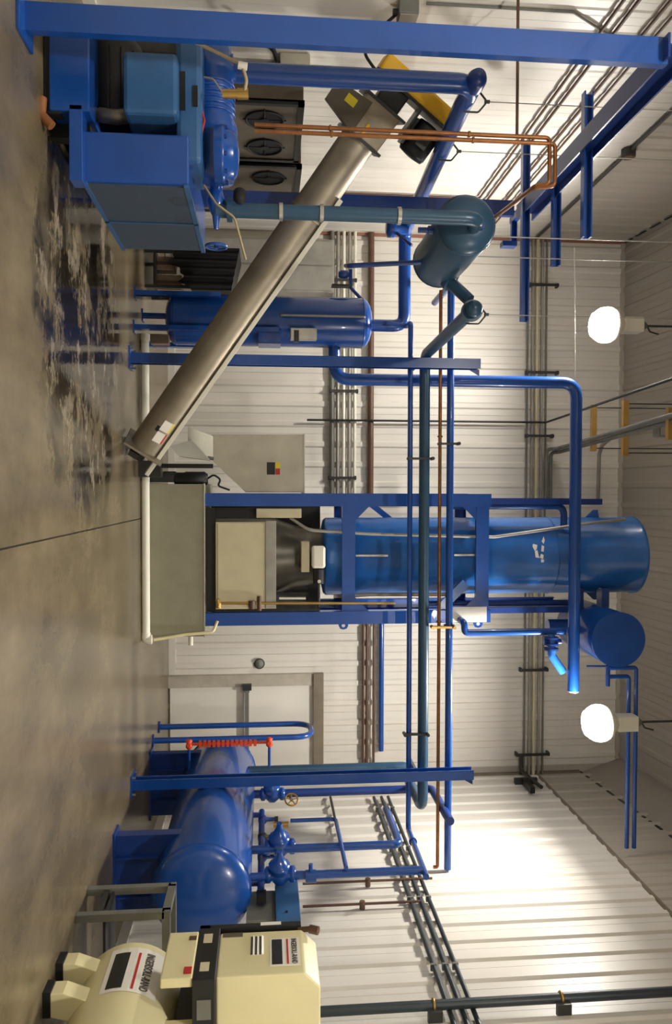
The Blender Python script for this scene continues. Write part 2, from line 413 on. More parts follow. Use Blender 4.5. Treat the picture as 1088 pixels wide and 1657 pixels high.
# ================================================================== PIPE RACK AND GANTRY
g0 = PZ(29, 37); GX = g0.x; GY0 = g0.y
GZ = P(75, 1078, GY0).z; GY1 = PX(330, 600, GX).y
t = thing('pipe_gantry', 'tall blue steel gantry standing over the compressor, beam running to the back', 'pipe rack', (GX, GY0, 0))
part(t, 'post', MB().channel((GX, GY0, .02), (GX, GY0, GZ), .06, .17, -Y_), BLUE)
part(t, 'base_plate', MB().box((GX-.14, GY0-.14, 0), (GX+.14, GY0+.14, .022)), BLUE, bevel=.004)
part(t, 'post', MB().channel((GX, GY1, .02), (GX, GY1, GZ-.1), .06, .15, -Y_), NAVY)
part(t, 'base_plate', MB().box((GX-.13, GY1-.13, 0), (GX+.13, GY1+.13, .022)), NAVY, bevel=.004)
part(t, 'beam', MB().ibeam((GX, GY0-.1, GZ+.05), (GX, GY1+.1, GZ+.05), .15, .17, X_), NAVY)
for U0, U1, H, Uc, zo in ((150, 385, 950, 242, .0), (305, 430, 900, 306, 0), (228, 520, 850, 333, 0)):
    y = PX(Uc, H, GX).y; y = min(y, GY1+.06)
    a, b = P(U0, H, y), P(U1, H, y); z = (a.z+b.z)/2
    part(t, 'cross_arm', MB().channel((a.x, y, z), (b.x, y, z), .07, .075, Y_), BLUE)
y = GY1+.3; a, b = P(340, 832, y), P(397, 830, y)
hb = part(t, 'hanger_bracket', MB().channel(a, (b.x, y, a.z), .05, .06, Y_), BLUE)
part(hb, 'bracket_foot', MB().box((b.x-.03, y-.05, a.z-.13), (b.x+.02, y+.05, a.z+.02)), BLUE)
part(t, 'bracket_link', MB().box((GX-.03, GY1, a.z-.03), (GX+.03, y+.05, a.z+.03)), BLUE)

RY = 8.62
def rack_post(U, Hb, Ut, Ht, label, flip):
    b = P(U, Hb, RY); x = P((U+Ut)/2, (Hb+Ht)/2, RY).x; zt = P(Ut, Ht, RY).z
    t = thing('rack_post', label, 'pipe support post', (x, RY, 0), 'overhead pipe rack posts')
    part(t, 'column', MB().ibeam((x, RY, .015), (x, RY, zt), .11, .125, X_, .01, .012), BLUE)
    part(t, 'base_plate', MB().box((x-.12, RY-.12, 0), (x+.12, RY+.12, .018)), BLUE)
    part(t, 'gusset', MB().prism([(x+.06, RY-.004, zt), (x+.13, RY-.004, zt), (x+.06, RY-.004, zt-.12)], (0, .008, 0)), NAVY)
    for k in range(4):
        part(t, 'anchor_bolt', MB().cyl((x+(.09 if k % 2 else -.09), RY+(.09 if k//2 else -.09), .015), (x+(.09 if k % 2 else -.09), RY+(.09 if k//2 else -.09), .05), .012, n=6), GREY)
    zs = P(Ut, 690, RY).z-.09
    part(t, 'pipe_shelf', MB().box((x-.04, RY+.05, zs-.03), (x+.04, RY+.5, zs)), BLUE)
    return t
rack_post(580, 216, 590, 776, 'blue rack post between the vertical tank and ice hopper', 1)
rack_post(1268, 212, 1251, 765, 'blue rack post in front of the horizontal tank', -1)

# ================================================================== OVERHEAD PIPES
def pipe(name, label, pts, r, m, bend=.1, cat='pipe', group=None, fl=(), n=12, clamps=()):
    pts = [V(p) for p in pts]; loc = min(pts, key=lambda q: q.z)
    t = thing(name, label, cat, loc, group)
    part(t, 'pipe_run', MB().tube(pts, r, bend, n), m)
    for i, f in fl:
        a, b = pts[i], pts[i+1]; flange(t, a.lerp(b, f), b-a, r*1.18, r*.5, ALU, 'coupling')
    for i, f in clamps:
        a, b = pts[i], pts[i+1]; flange(t, a.lerp(b, f), b-a, r*1.5, r*.9, m, 'collar')
    return t
PY = 8.86
def pp(a, b, r, y=PY): return P(*a, y), P(*b, y)
def lvl(a, b):         # keep a run level
    z = (a.z+b.z)/2; return V((a.x, a.y, z)), V((b.x, b.y, z))
# wide suction line across the middle
a, b = lvl(P(575, 692, PY), P(1308, 680, PY))
e0 = P(490, 765, 6.75); e0.z = a.z; e0.x = a.x-.04
k1 = V((b.x, 9.75, b.z)); k2 = V((P(1242, 600, 9.75).x, 9.75, b.z))
t = pipe('suction_pipe', 'thick teal pipe crossing the room between the rack posts', [e0, a, b, k1, k2, V((k2.x, 9.75, 1.24))], .062, TEAL, .17, fl=(), clamps=((0, .03), (1, .02)))
part(t, 'end_cap', MB().lathe(e0-Y_*.0, -Y_, [(0, .075), (.02, .075), (.05, .05), (.06, .01)], 18), TEAL)
# thin blue line above it
a, b = lvl(P(522, 668, PY-.02), P(1342, 658, PY-.02)); tz = a.z
R3TOP = PX(1419, 690, 3.68)
pipe('liquid_pipe', 'thin blue pipe running just below the thick teal pipe', [P(522, 625, PY+.2), V((a.x, PY+.2, tz)), a, b, R3TOP], .03, BLUE, .07, clamps=((3, .3),))
# copper line
a, b = lvl(P(470, 719, PY+.02), P(1432, 703, PY+.02)); b.x = XR-.07
pipe('copper_pipe', 'thin brown copper pipe running above the thick teal pipe', [a, b, V((b.x, b.y, b.z-.05))], .020, COPPER, .03, clamps=((0, .25), (0, .57)))
# blue drain line
a, b = lvl(P(460, 737, PY+.02), P(1437, 718, PY+.02)); b.x = XR-.04
pipe('blue_pipe', 'long blue pipe running highest of the crossing pipes', [V((a.x, PY+.9, a.z)), a, b], .042, BLUE, .08, clamps=((1, .58),))
for U, H0, H1 in ((742, 662, 700), (1188, 655, 692), (1015, 700, 735), (718, 712, 742)):
    c0, c1 = P(U, H0, PY-.06), P(U, H1, PY-.06)
    t = thing('pipe_clamp', {742: 'dark clamp tying thin blue and teal pipes near the hopper', 1188: 'dark clamp tying thin blue and teal pipes near the exit door', 1015: 'brass valve tie between copper and blue pipes beside the ice maker frame', 718: 'dark clamp tying copper and blue pipes left of the ice maker frame'}[U], 'pipe clamp', c0)
    mm = BRASS if U == 1015 else DGREY
    part(t, 'strap', MB().obox((c0+c1)/2, X_*.012, Y_*.02, (c1-c0)/2), mm)
    for c in (c0, c1): part(t, 'bolt', MB().cyl(c-Y_*.05, c+Y_*.05, .02, n=8), mm)

# discharge riser from the compressor to the hanging separator
CY = 5.85
b0, b1 = P(345, 372, CY), P(349, 772, CY)
bx = (b0.x+b1.x)/2
SEP0 = P(356, 757, 6.05); SEP1 = P(432, 712, 7.15); SEPX = (SEP0.x+SEP1.x)/2-.02; SEPZ = (SEP0.z+SEP1.z)/2
t = pipe('riser_pipe', 'teal riser pipe with silver couplings rising from the compressor valve', [(bx, CY, b0.z), (bx, CY, SEPZ+.03), (bx, 6.2, SEPZ+.03)], .055, TEAL, .13, fl=((0, .20), (0, .36), (0, .67)))
t = thing('oil_separator', 'teal horizontal separator vessel hanging beside the gantry end', 'vessel', (SEPX, 6.15, SEPZ))
R_ = .235
part(t, 'shell', MB().lathe((SEPX, 6.02, SEPZ), Y_, vessel_prof(1.25, R_, .13), 28), TEAL)
part(t, 'weld_seam', MB().torus((SEPX, 6.15, SEPZ), Y_, R_, .006, 28, 6), TEAL)
part(t, 'weld_seam', MB().torus((SEPX, 7.14, SEPZ), Y_, R_, .006, 28, 6), TEAL)
part(t, 'nozzle', MB().cyl((SEPX, 6.3, SEPZ-R_-.12), (SEPX, 6.3, SEPZ-R_+.02), .022, n=10).cyl((SEPX, 6.3, SEPZ-R_-.04), (SEPX, 6.3, SEPZ-R_), .035, n=10), NAVY)
sg = part(t, 'sight_port', MB().cyl((SEPX+.05, 5.99, SEPZ+.08), (SEPX+.05, 6.1, SEPZ+.08), .03, n=12), NAVY)
for yy in (6.4, 6.95):
    part(t, 'hanger_rod', MB().cyl((SEPX, yy, SEPZ+R_-.02), (SEPX, yy, roof_z(yy)-.03), .005, n=6), LGREY)
q0 = V((SEPX+.1, 7.0, SEPZ-.02)); q1 = V((e0.x, 6.85, e0.z))
pipe('link_pipe', 'short teal pipe sloping from the hanging separator to the capped tee', [q0, P(450, 722, 7.0), P(486, 760, 6.86)], .055, TEAL, .05, clamps=((1, .15),))
pipe('drip_pipe', 'thin blue pipe dropping from the separator to the tank valve', [V((SEPX+.08, 6.9, SEPZ-.2)), V((P(430, 560, 6.9).x, 6.9, P(430, 565, 6.9).z)), P(430, 560, 7.6)], .022, NAVY, .05)

# compressor riser and long run to the vertical tank
RX = P(137, 780, 5.85).x; rz = P(137, 768, 5.85).z
TKX, TKY, TKR = P(520, 430, 9.2).x, 9.2, .29
tkz0, tkz1 = P(520, 268, 9.2).z, P(520, 602, 9.2).z
HZ = P(460, 655, 9.2).z
t = pipe('discharge_pipe', 'big blue pipe rising left of the conveyor motor and running back to the tank', [(RX, 5.85, P(132, 368, 5.85).z), (RX, 5.85, rz), (RX, 6.15, rz-.01), (RX, 9.2, HZ), (TKX+.02, 9.2, HZ), (TKX+.02, 9.2, tkz1-.05)], .073, BLUE, .14)
part(t, 'elbow_cap', MB().lathe((RX, 5.77, rz+.0), -Y_, [(-.1, .075), (0, .075), (.05, .055), (.065, .01)], 18), NAVY)
part(t, 'valve_body', MB().lathe((RX+.06, 8.9, HZ-.27), Z_, [(0, .06), (.02, .11), (.09, .11), (.12, .08), (.25, .07)], 18), BLUE)
part(t, 'valve_stem', MB().cyl((RX+.06, 8.9, HZ-.22), (RX+.3, 8.75, HZ+.0), .018, n=8), NAVY)

# the pipe that climbs from the tank and crosses above
y = 9.2; zl = P(600, 541, y).z; vx = P(617, 760, y).x
ha, hb_ = lvl(P(640, 937, y), P(1118, 924, y))
t = pipe('header_pipe', 'blue pipe climbing from the tank and crossing high before the ice maker', [(TKX+.2, y, zl), (vx, y, zl), (vx, y, ha.z), hb_], .072, BLUE, .19)
part(t, 'pale_end', MB().cyl(hb_, hb_+X_*.012, .066, n=16), WHITE)
flange(t, (TKX+.42, y, zl), X_, .095, .03, BLUE)

# pipe hangers
for (U, H, y, x, lab) in ((168, 785, 6.1, RX, 'thin rod hanger on the big blue pipe near its elbow'), (268, 738, 7.0, RX, 'thin rod hanger on the big blue pipe above the conveyor'), (496, 793, 6.95, e0.x, 'thin rod hanger over the capped teal tee')):
    z = (rz if x == RX else e0.z)
    t = thing('pipe_hanger', lab, 'hanger', (x, y, z), 'rod pipe hangers')
    part(t, 'clevis', MB().tube([(x-.085, y, z-.02), (x-.085, y, z+.10), (x, y, z+.17), (x+.085, y, z+.10), (x+.085, y, z-.02)], .008, .03, 6), DGREY)
    part(t, 'rod', MB().cyl((x, y, z+.16), (x, y, roof_z(y)-.04), .004, n=6), LGREY)
    part(t, 'nut', MB().cyl((x, y, z+.15), (x, y, z+.19), .014, n=6), DGREY)

# ================================================================== SCREW COMPRESSOR PACKAGE
t = thing('screw_compressor', 'blue screw compressor package on a skid at the wet floor', 'compressor', (P(160, 70, 5.4).x, 5.9, 0))
y0 = 5.32
def bxp(U0, U1, H0, H1, yf, yb):         # box whose front face fills the rectangle at depth yf
    a, b = P(U0, H0, yf), P(U1, H1, yf); return MB().box((a.x, yf, a.z), (b.x, yb, b.z))
sk = part(t, 'skid_base', bxp(18, 180, 78, 145, y0, 6.9), BLUE, bevel=.01)
part(sk, 'skid_rail', MB().box((P(20, 70, y0).x, y0+.02, .0), (P(180, 70, y0).x, y0+.12, .11)), BLACK, bevel=.01)
part(sk, 'orange_bumper', MB().tube([P(158, 68, y0-.02), P(185, 66, y0-.02), P(204, 84, y0-.02)], .032, .04, 10), mat('rust_orange', (140, 88, 46), .6))
part(t, 'skid_beam', bxp(168, 292, 111, 134, y0, 5.46), BLUE, bevel=.006)
part(t, 'skid_leg', MB().box((P(200, 100, 6.3).x, 6.3, 0), (P(250, 100, 6.3).x, 6.8, .28)), BLACK)
part(t, 'skid_leg', MB().box((P(205, 100, 5.6).x-.1, 5.52, 0), (P(245, 100, 5.5).x-.1, 5.62, .26)), BLACK)
# belt guard: front face and long receding side
yf = 5.40; gx0, gx1 = P(215, 220, yf).x, P(299, 220, yf).x; gz0, gz1 = P(260, 133, yf).z, P(260, 306, yf).z
gyb = PX(407, 300, gx1).y
gd = part(t, 'belt_guard', MB().box((gx0, yf, gz0), (gx1-.012, gyb, gz1)), BLUE, bevel=.012)
side = mat('guard_mesh_panel', (62, 78, 96), .45, var=.1, scale=40, bump=.5, bscale=260)
ym = (yf+gyb)/2+.02
part(gd, 'side_panel', MB().box((gx1-.012, yf+.03, gz0+.03), (gx1, ym-.012, gz1-.035)), side)
part(gd, 'side_panel', MB().box((gx1-.012, ym+.012, gz0+.03), (gx1, gyb-.03, gz1-.035)), side)
part(gd, 'panel_frame', MB().box((gx1-.012, yf, gz1-.035), (gx1+.008, gyb, gz1)).box((gx1-.012, yf, gz0), (gx1+.008, gyb, gz0+.03)).box((gx1-.012, ym-.012, gz0), (gx1+.008, ym+.012, gz1)), STEELB)
# motor and its cover
mc = P(138, 172, 5.75)
mo = part(t, 'drive_motor', MB().lathe((mc.x-.32, 5.8, mc.z+.05), X_, [(0, .1), (.03, .19), (.1, .21), (.6, .21), (.66, .18), (.68, .08)], 24), BLACK)
fins = MB()
for i in range(16):
    th = math.pi*2*i/16; fins.obox((mc.x+.05, 5.8+.215*math.cos(th), mc.z+.05+.215*math.sin(th)), X_*.24, V((0, math.cos(th), math.sin(th)))*.02, V((0, -math.sin(th), math.cos(th)))*.005)
part(mo, 'cooling_fins', fins, BLACK)
part(t, 'motor_cover', bxp(80, 186, 198, 288, y0, 5.75), STEELB, bevel=.03)
part(t, 'exhaust_duct', MB().tube([P(186, 162, 5.6), P(190, 188, 5.55), P(186, 222, 5.6)], .05, .06, 10), STAIN)
cv = part(t, 'top_cover', bxp(48, 262, 284, 327, 5.42, 5.95), STEELB, bevel=.035)
part(cv, 'slot', bxp(115, 178, 288, 300, 5.412, 5.43), BLACK)
part(cv, 'slot', bxp(138, 172, 312, 320, 5.412, 5.43), BLACK)
# compressor casting
c0, c1 = P(70, 345, 5.8), P(298, 347, 5.8)
cb = part(t, 'screw_casing', MB().lathe(c0, X_, [(0, .06), (.02, .13), (.15, .14), (.18, .165), (.24, .165), (.28, .145), (.55, .15), (.6, .175), (.68, .175), (.74, .16), (c1.x-c0.x-.02, .15), (c1.x-c0.x, .06)], 24), BLUE)
rb = MB()
for k in range(6): rb.torus(V((c0.x+.32+k*.04, c0.y, c0.z)), X_, .152, .008, 24, 6)
part(cb, 'casting_ribs', rb, BLUE)
d0 = P(252, 362, 5.62)
dm = part(t, 'domed_cover', MB().lathe((d0.x, 5.62, d0.z-.06), Z_, [(0, .19), (.05, .2), (.07, .2), (.08, .17), (.13, .165), (.16, .13), (.17, .02)], 24), BLUE)
for k in range(10):
    th = math.pi*2*k/10; part(dm, 'cover_bolt', MB().cyl((d0.x+.185*math.cos(th), 5.62+.185*math.sin(th), d0.z+.0), (d0.x+.185*math.cos(th), 5.62+.185*math.sin(th), d0.z+.03), .014, n=6), NAVY)
part(t, 'oil_filter', MB().lathe(P(318, 388, 5.55), (.8, -.5, 0), [(-.05, .03), (-.04, .045), (.02, .045), (.05, .03), (.055, .01)], 14), RUBBER)
vb = P(345, 350, CY)
v = part(t, 'stop_valve', MB().lathe((c1.x-.05, CY, vb.z), X_, [(0, .07), (.03, .07), (.035, .045), (.1, .05), (.16, .07), (.22, .05), (.26, .03), (.36, .016)], 18), BLUE)
part(v, 'valve_outlet', MB().cyl((bx, CY, vb.z), (bx, CY, b0.z+.05), .058, n=16).cyl((bx, CY, b0.z-.02), (bx, CY, b0.z+.02), .085, n=16), TEAL)
handwheel(v, 'handwheel', (P(399, 350, CY).x, CY, vb.z), X_, .075, BLUE)
part(t, 'pipe_flange', MB().cyl((RX, 5.85, P(132, 362, 5.85).z), (RX, 5.85, P(132, 378, 5.85).z), .12, n=20).cyl((RX, 5.85, P(132, 335, 5.85).z), (RX, 5.85, P(132, 366, 5.85).z), .08, n=20), BLUE)
part(t, 'tan_hose', MB().tube([P(55, 275, 5.3), P(70, 320, 5.3), P(105, 392, 5.3), P(130, 399, 5.3), P(148, 396, 5.32)], .012, .05, 8), HOSE)
part(t, 'hose_fitting', MB().cyl(P(152, 360, 5.34), P(152, 386, 5.34), .03, n=10).cyl(P(152, 384, 5.34), P(152, 402, 5.34), .036, n=6), BRASS)
part(t, 'hose_clip', MB().cyl(P(105, 386, 5.3), P(108, 400, 5.3), .026, n=8), WHITE)
part(t, 'thin_tube', MB().tube([P(125, 330, 5.45), P(128, 345, 5.42), P(150, 360, 5.4)], .007, .03, 6), LGREY)
part(t, 'red_wire', MB().tube([P(180, 327, 5.5), P(195, 331, 5.5), P(218, 326, 5.5)], .009, .03, 6), RED)
part(t, 'thin_tube', MB().tube([P(300, 330, 5.6), P(330, 350, 5.5), P(352, 380, 5.5), P(420, 398, 5.6)], .008, .08, 6), HOSE)
part(t, 'oil_cooler', bxp(60, 90, 145, 330, 5.9, 6.5), DGREY, bevel=.01)

# copper lines by the gantry
a, b = P(204, 412, 6.05), P(221, 890, 6.05); cx = (a.x+b.x)/2
for k, off in ((0, 0), (1, .045)):
    top = b.z+.045*k
    e1 = V((cx+.36+off*.3, 6.05, top))
    pipe('copper_riser', ['bright copper riser nearer the gantry post', 'bright copper riser beside the first, looping at a higher level'][k], [(cx+off, 6.05, a.z), (cx+off, 6.05, top), e1, V((e1.x, 6.1, top-.1-.05*k)), V((GX+.2, GY1+.25, top-.12-.05*k))], .016, COPPER, .04, clamps=((0, .25), (0, .72)), group='copper risers')
pipe('wall_conduit', 'russet conduit crossing from the left wall to the copper risers', [(XL+.03, 6.05, P(100, 838, 6.05).z), (cx, 6.05, P(100, 838, 6.05).z)], .012, BROWN, cat='conduit')

# ================================================================== VERTICAL TANK
t = thing('vertical_tank', 'upright blue tank with domed ends behind the steel conveyor', 'tank', (TKX, TKY, 0))
sh = part(t, 'shell', MB().lathe((TKX, TKY, tkz0), Z_, vessel_prof(tkz1-tkz0, TKR, .12), 32), BLUE)
part(sh, 'weld_seam', MB().torus((TKX, TKY, tkz0+.12), Z_, TKR, .006, 32, 6), BLUE)
part(sh, 'weld_seam', MB().torus((TKX, TKY, tkz1-.12), Z_, TKR, .006, 32, 6), BLUE)
for k, (ux, uy, zt) in enumerate(((-.23, -.24, .95), (.16, -.3, 1.6), (-.1, .3, .9), (.26, .2, .9))):
    part(t, 'leg', MB().channel((TKX+ux, TKY+uy, 0), (TKX+ux, TKY+uy, zt), .05, .10, X_ if ux > 0 else -X_), BLUE)
for ux, uy in ((-.23, -.24), (.16, -.3), (-.1, .3), (.26, .2)):
    part(t, 'foot', MB().box((TKX+ux-.07, TKY+uy-.07, 0), (TKX+ux+.07, TKY+uy+.07, .012)), BLUE)
a, b = P(518, 455, 8.9), P(518, 590, 8.9)
part(t, 'sight_tube', MB().tube([(TKX, 8.93, a.z), (TKX, 8.86, a.z), (TKX, 8.86, b.z), (TKX, 8.93, b.z)], .012, .02, 8), LGREY)
a = P(537, 470, 8.87)
lb = part(t, 'level_switch', bxp(530, 550, 470, 513, 8.84, 8.93), ALU, bevel=.01)
part(lb, 'switch_cap', bxp(534, 553, 476, 484, 8.83, 8.9), DGREY)
part(t, 'side_plate', bxp(533, 556, 418, 455, 8.9, 9.2), BLUE, bevel=.006)
vt = P(437, 558, 9.2)
part(t, 'relief_valve', MB().tube([(TKX-.16, 9.2, tkz1-.08), (TKX-.16, 9.2, tkz1+.0), (P(466, 570, 9.2).x, 9.2, P(466, 568, 9.2).z), P(436, 568, 9.2)], .02, .04, 8).lathe(P(444, 548, 9.2), Z_, [(0, .03), (.03, .05), (.1, .05), (.13, .02)], 10), NAVY)
part(t, 'valve_bracket', MB().obox(P(463, 552, 9.2), X_*.012, Y_*.05, Z_*.11), DGREY)
single('valve_box', bxp(540, 556, 243, 273, 9.0, 9.14), CARTON, 'small brown box on the floor at the foot of the vertical tank', 'box', P(548, 243, 9.0), bevel=.005)

# ================================================================== CABINETS BEHIND THE COMPRESSOR
CX = XL+.34
for k, (ya, yb_, lab, zt) in enumerate(((7.32, 8.6, 'taupe condensing cabinet by the left wall, nearer to the gantry post', 1.80), (8.72, 10.2, 'taupe condensing cabinet by the left wall, farther one behind the conveyor', 1.84))):
    t = thing('condensing_unit', lab, 'cabinet', (XL+.2, (ya+yb_)/2, 0), 'taupe cabinets along the left wall')
    part(t, 'body', MB().box((XL+.06, ya, .1), (CX, yb_, zt)), CABM, bevel=.012)
    part(t, 'corner_post', MB().box((CX-.03, ya, .1), (CX+.015, ya+.05, zt+.01)).box((CX-.03, yb_-.05, .1), (CX+.015, yb_, zt+.01)).box((CX-.03, ya, zt-.05), (CX+.015, yb_, zt+.01)), BLACK)
    for fy in (ya+.34, yb_-.34):
        f = part(t, 'fan_grille', MB().torus((CX+.012, fy, zt-.36), X_, .18, .01, 24, 6).cyl((CX+.008, fy, zt-.57), (CX+.008, fy, zt-.15), .006, n=6).cyl((CX+.008, fy-.21, zt-.36), (CX+.008, fy+.21, zt-.36), .006, n=6), RUBBER)
        part(f, 'fan_opening', MB().cyl((CX-.01, fy, zt-.36), (CX+.006, fy, zt-.36), .18, n=24), RUBBER)
        part(f, 'fan_hub', MB().cyl((CX-.01, fy, zt-.36), (CX+.02, fy, zt-.36), .04, n=12), RUBBER)
    part(t, 'access_door', MB().box((CX, ya+.08, .25), (CX+.012, (ya+yb_)/2-.02, zt-.68)), CABM)
    part(t, 'access_door', MB().box((CX, (ya+yb_)/2+.02, .25), (CX+.012, yb_-.08, zt-.68)), CABM)
    part(t, 'plinth', MB().box((XL+.1, ya+.05, 0), (CX-.04, yb_-.05, .1)), BLACK)
# added black sheet on a low rack, standing in for deep shade
a, b = P(398, 258, 9.6), P(470, 388, 9.6)
t = thing('shade_rack', 'added low rack and black sheet standing in for the shade behind the compressor', 'rack', ((a.x+b.x)/2, 9.8, 0))
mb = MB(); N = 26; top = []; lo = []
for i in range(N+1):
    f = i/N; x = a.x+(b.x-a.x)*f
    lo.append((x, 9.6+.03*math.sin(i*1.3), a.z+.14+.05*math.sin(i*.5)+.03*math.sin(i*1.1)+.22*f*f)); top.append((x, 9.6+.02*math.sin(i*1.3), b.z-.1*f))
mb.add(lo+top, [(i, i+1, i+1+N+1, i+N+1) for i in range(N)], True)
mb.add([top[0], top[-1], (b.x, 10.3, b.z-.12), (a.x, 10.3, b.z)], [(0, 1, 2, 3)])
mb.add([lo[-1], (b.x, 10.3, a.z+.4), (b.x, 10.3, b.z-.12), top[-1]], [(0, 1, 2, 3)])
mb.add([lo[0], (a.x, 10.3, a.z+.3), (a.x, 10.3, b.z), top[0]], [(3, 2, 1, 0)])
part(t, 'shade_sheet', mb, RUBBER)
for x in (a.x+.04, b.x-.04):
    for yy in (9.66, 10.25): part(t, 'shade_rack_leg', MB().box((x-.02, yy-.02, 0), (x+.02, yy+.02, b.z-.14)), DGREY)
part(t, 'shade_rack_shelf', MB().box((a.x+.03, 9.66, .10), (b.x-.03, 10.26, .13)), DGREY)
for (x0, w_, h, lab) in ((a.x+.08, .16, .22, 'small carton on the left of the shelf under the shade sheet'), (a.x+.30, .18, .3, 'taller carton on the right of the shelf under the shade sheet')):
    q = thing('carton', lab, 'box', (x0+w_/2, 9.85, .13), 'cartons under the shade sheet')
    part(q, 'carton_body', MB().box((x0, 9.75, .13), (x0+w_, 9.95, .13+h)), CARTON, bevel=.004)
    part(q, 'carton_tape', MB().box((x0+w_/2-.02, 9.748, .132), (x0+w_/2+.02, 9.95, .1315+h)), BROWN)
# grey electrical cabinet on the back wall
a, b = P(386, 478, 11.55), P(474, 541, 11.55)
t = thing('electrical_cabinet', 'pale grey electrical cabinet against the back wall, left of the tank', 'cabinet', ((a.x+b.x)/2, 11.7, 0))
part(t, 'body', MB().box((a.x, 11.55, .0), (b.x, YB-.05, b.z)), LGREY, bevel=.01)
dr = part(t, 'cabinet_door', MB().box((a.x+.03, 11.53, .12), ((a.x+b.x)/2-.01, 11.55, b.z-.03)), LGREY, bevel=.004)
part(dr, 'door_handle', MB().box(((a.x+b.x)/2-.07, 11.5, 1.6), ((a.x+b.x)/2-.04, 11.53, 1.75)), DGREY)
dr = part(t, 'cabinet_door', MB().box(((a.x+b.x)/2+.01, 11.53, .12), (b.x-.03, 11.55, b.z-.03)), LGREY, bevel=.004)
part(dr, 'door_handle', MB().box(((a.x+b.x)/2+.04, 11.5, 1.6), ((a.x+b.x)/2+.07, 11.53, 1.75)), DGREY)

# ================================================================== SCREW CONVEYOR
A0, A1 = P(722, 236, 8.28), P(196, 602, 7.0)
ad = (A1-A0).normalized(); AL = (A1-A0).length; AR = .165
an = (Z_-ad*Z_.dot(ad)).normalized(); asd = ad.cross(an)
t = thing('screw_conveyor', 'long inclined stainless screw conveyor rising from the ice hopper', 'conveyor', (A0.x, A0.y, 0))
part(t, 'tube', MB().lathe(A0, ad, [(0, AR), (AL, AR)], 32), STAIN)
fw = asd if asd.y < 0 else -asd           # towards the viewer
part(t, 'lower_rail', MB().obox(A0+ad*AL*.38+an*(AR+.0)+fw*.075, ad*AL*.44, an*.022, fw*.045), WHITE, bevel=.004)
part(t, 'end_flange', MB().obox(A0-ad*.01, ad*.012, an*(AR+.05), fw*(AR+.05)), STAIN, bevel=.004)
ec = part(t, 'end_bearing', MB().cyl(A0-ad*.16, A0-ad*.02, .06, n=14).cyl(A0-ad*.07, A0-ad*.02, .1, n=14), BLACK)
part(ec, 'bearing_block', MB().obox(A0-ad*.12-an*.06, ad*.03, an*.05, fw*.09), DGREY)
for q in (.02,):
    part(t, 'support_leg', MB().box((A0.x-.03, A0.y-.05, 0), (A0.x+.03, A0.y+.05, A0.z-.1)).box((A0.x-.09, A0.y-.12, 0), (A0.x+.09, A0.y+.12, .015)), GREY)
part(t, 'coupling_band', MB().lathe(A0+ad*AL*.74, ad, [(0, AR+.002), (.005, AR+.01), (.03, AR+.01), (.035, AR+.002)], 32), STAIN)
# stickers on the lower end
def onaug(s, off, hs, hw, m, name):
    th = off; d = fw*math.cos(th)+an*math.sin(th); tn = -fw*math.sin(th)+an*math.cos(th)
    part(t, name, MB().obox(A0+ad*s+d*(AR-.002), ad*hs, tn*hw, d*.004), m)
onaug(.36, .25, .06, .045, STICK, 'warning_sticker'); onaug(.36, .58, .06, .014, STICKY, 'warning_sticker')
onaug(.22, .25, .06, .045, STICK, 'warning_sticker'); onaug(.22, .58, .06, .014, RED, 'warning_sticker')
onaug(.3, -.1, .03, .02, STICKB, 'warning_sticker')
# upper discharge box, gearbox, motor and yellow guard
part(t, 'discharge_box', MB().obox(A0+ad*(AL-.02), ad*.16, an*(AR+.012), fw*(AR+.012)), STAIN, bevel=.008)
part(t, 'discharge_spout', MB().prism([A0+ad*(AL-.2)-an*.1, A0+ad*(AL+.1)-an*.1, A0+ad*(AL+.06)-an*.44, A0+ad*(AL-.12)-an*.44], fw*.2), CABM, bevel=.006)
part(t, 'box_flange', MB().obox(A0+ad*(AL-.19), ad*.012, an*(AR+.05), fw*(AR+.04)), DGREY)
part(t, 'end_plate', MB().obox(A1+ad*.145, ad*.012, an*(AR+.06), fw*(AR+.05)), DGREY)
part(t, 'box_sticker', MB().obox(A0+ad*(AL+.0)+fw*.202-an*.26, ad*.035, an*.05, fw*.003), STICKY)
part(t, 'latch', MB().obox(A0+ad*(AL-.10)+fw*(AR+.02)-an*.02, ad*.05, an*.012, fw*.008), YELLOW)
gb = part(t, 'gearbox', MB().obox(A1+ad*.23+an*.02, ad*.11, an*.12, fw*.12), BLACK, bevel=.02)
part(gb, 'gearbox_shaft', MB().cyl(A1+ad*.1, A1+ad*.42, .03, n=12), ALU)
part(t, 'mount_bracket', MB().obox(A1+ad*.22+an*.28, ad*.16, an*.01, fw*.13), DGREY)
# pulley guard: flat yellow case lying across the tube end
gc = A1+ad*.42
part(t, 'yellow_guard', MB().obox(gc+an*.18, ad*.075, an*.40, fw*.16), YELLOW, bevel=.025)
part(t, 'black_guard_back', MB().obox(gc-ad*.087+an*.18, ad*.012, an*.41, fw*.165), BLACK, bevel=.004)
mq = A1+ad*.14+an*.45
mt = part(t, 'motor', MB().lathe(mq-ad*.16, ad, [(0, .05), (.01, .12), (.04, .135), (.28, .135), (.31, .11), (.32, .03)], 20), BLACK)
part(mt, 'terminal_box', MB().obox(mq+fw*.15, ad*.06, an*.05, fw*.03), DGREY)
part(mt, 'motor_foot', MB().obox(mq-an*.14, ad*.12, an*.012, fw*.11), DGREY)
a = P(90, 592, 6.9); a = V((max(a.x, XL+.1), a.y, a.z))
pipe('power_cable', 'black cable looping from a wall box to the conveyor motor', [A1+ad*.3-an*.02, P(108, 604, 6.75), P(88, 590, 6.7), P(60, 600, 6.4), PX(14, 652, XL+.05)], .013, RUBBER, .2, cat='cable')
q = PX(8, 660, XL+.02)
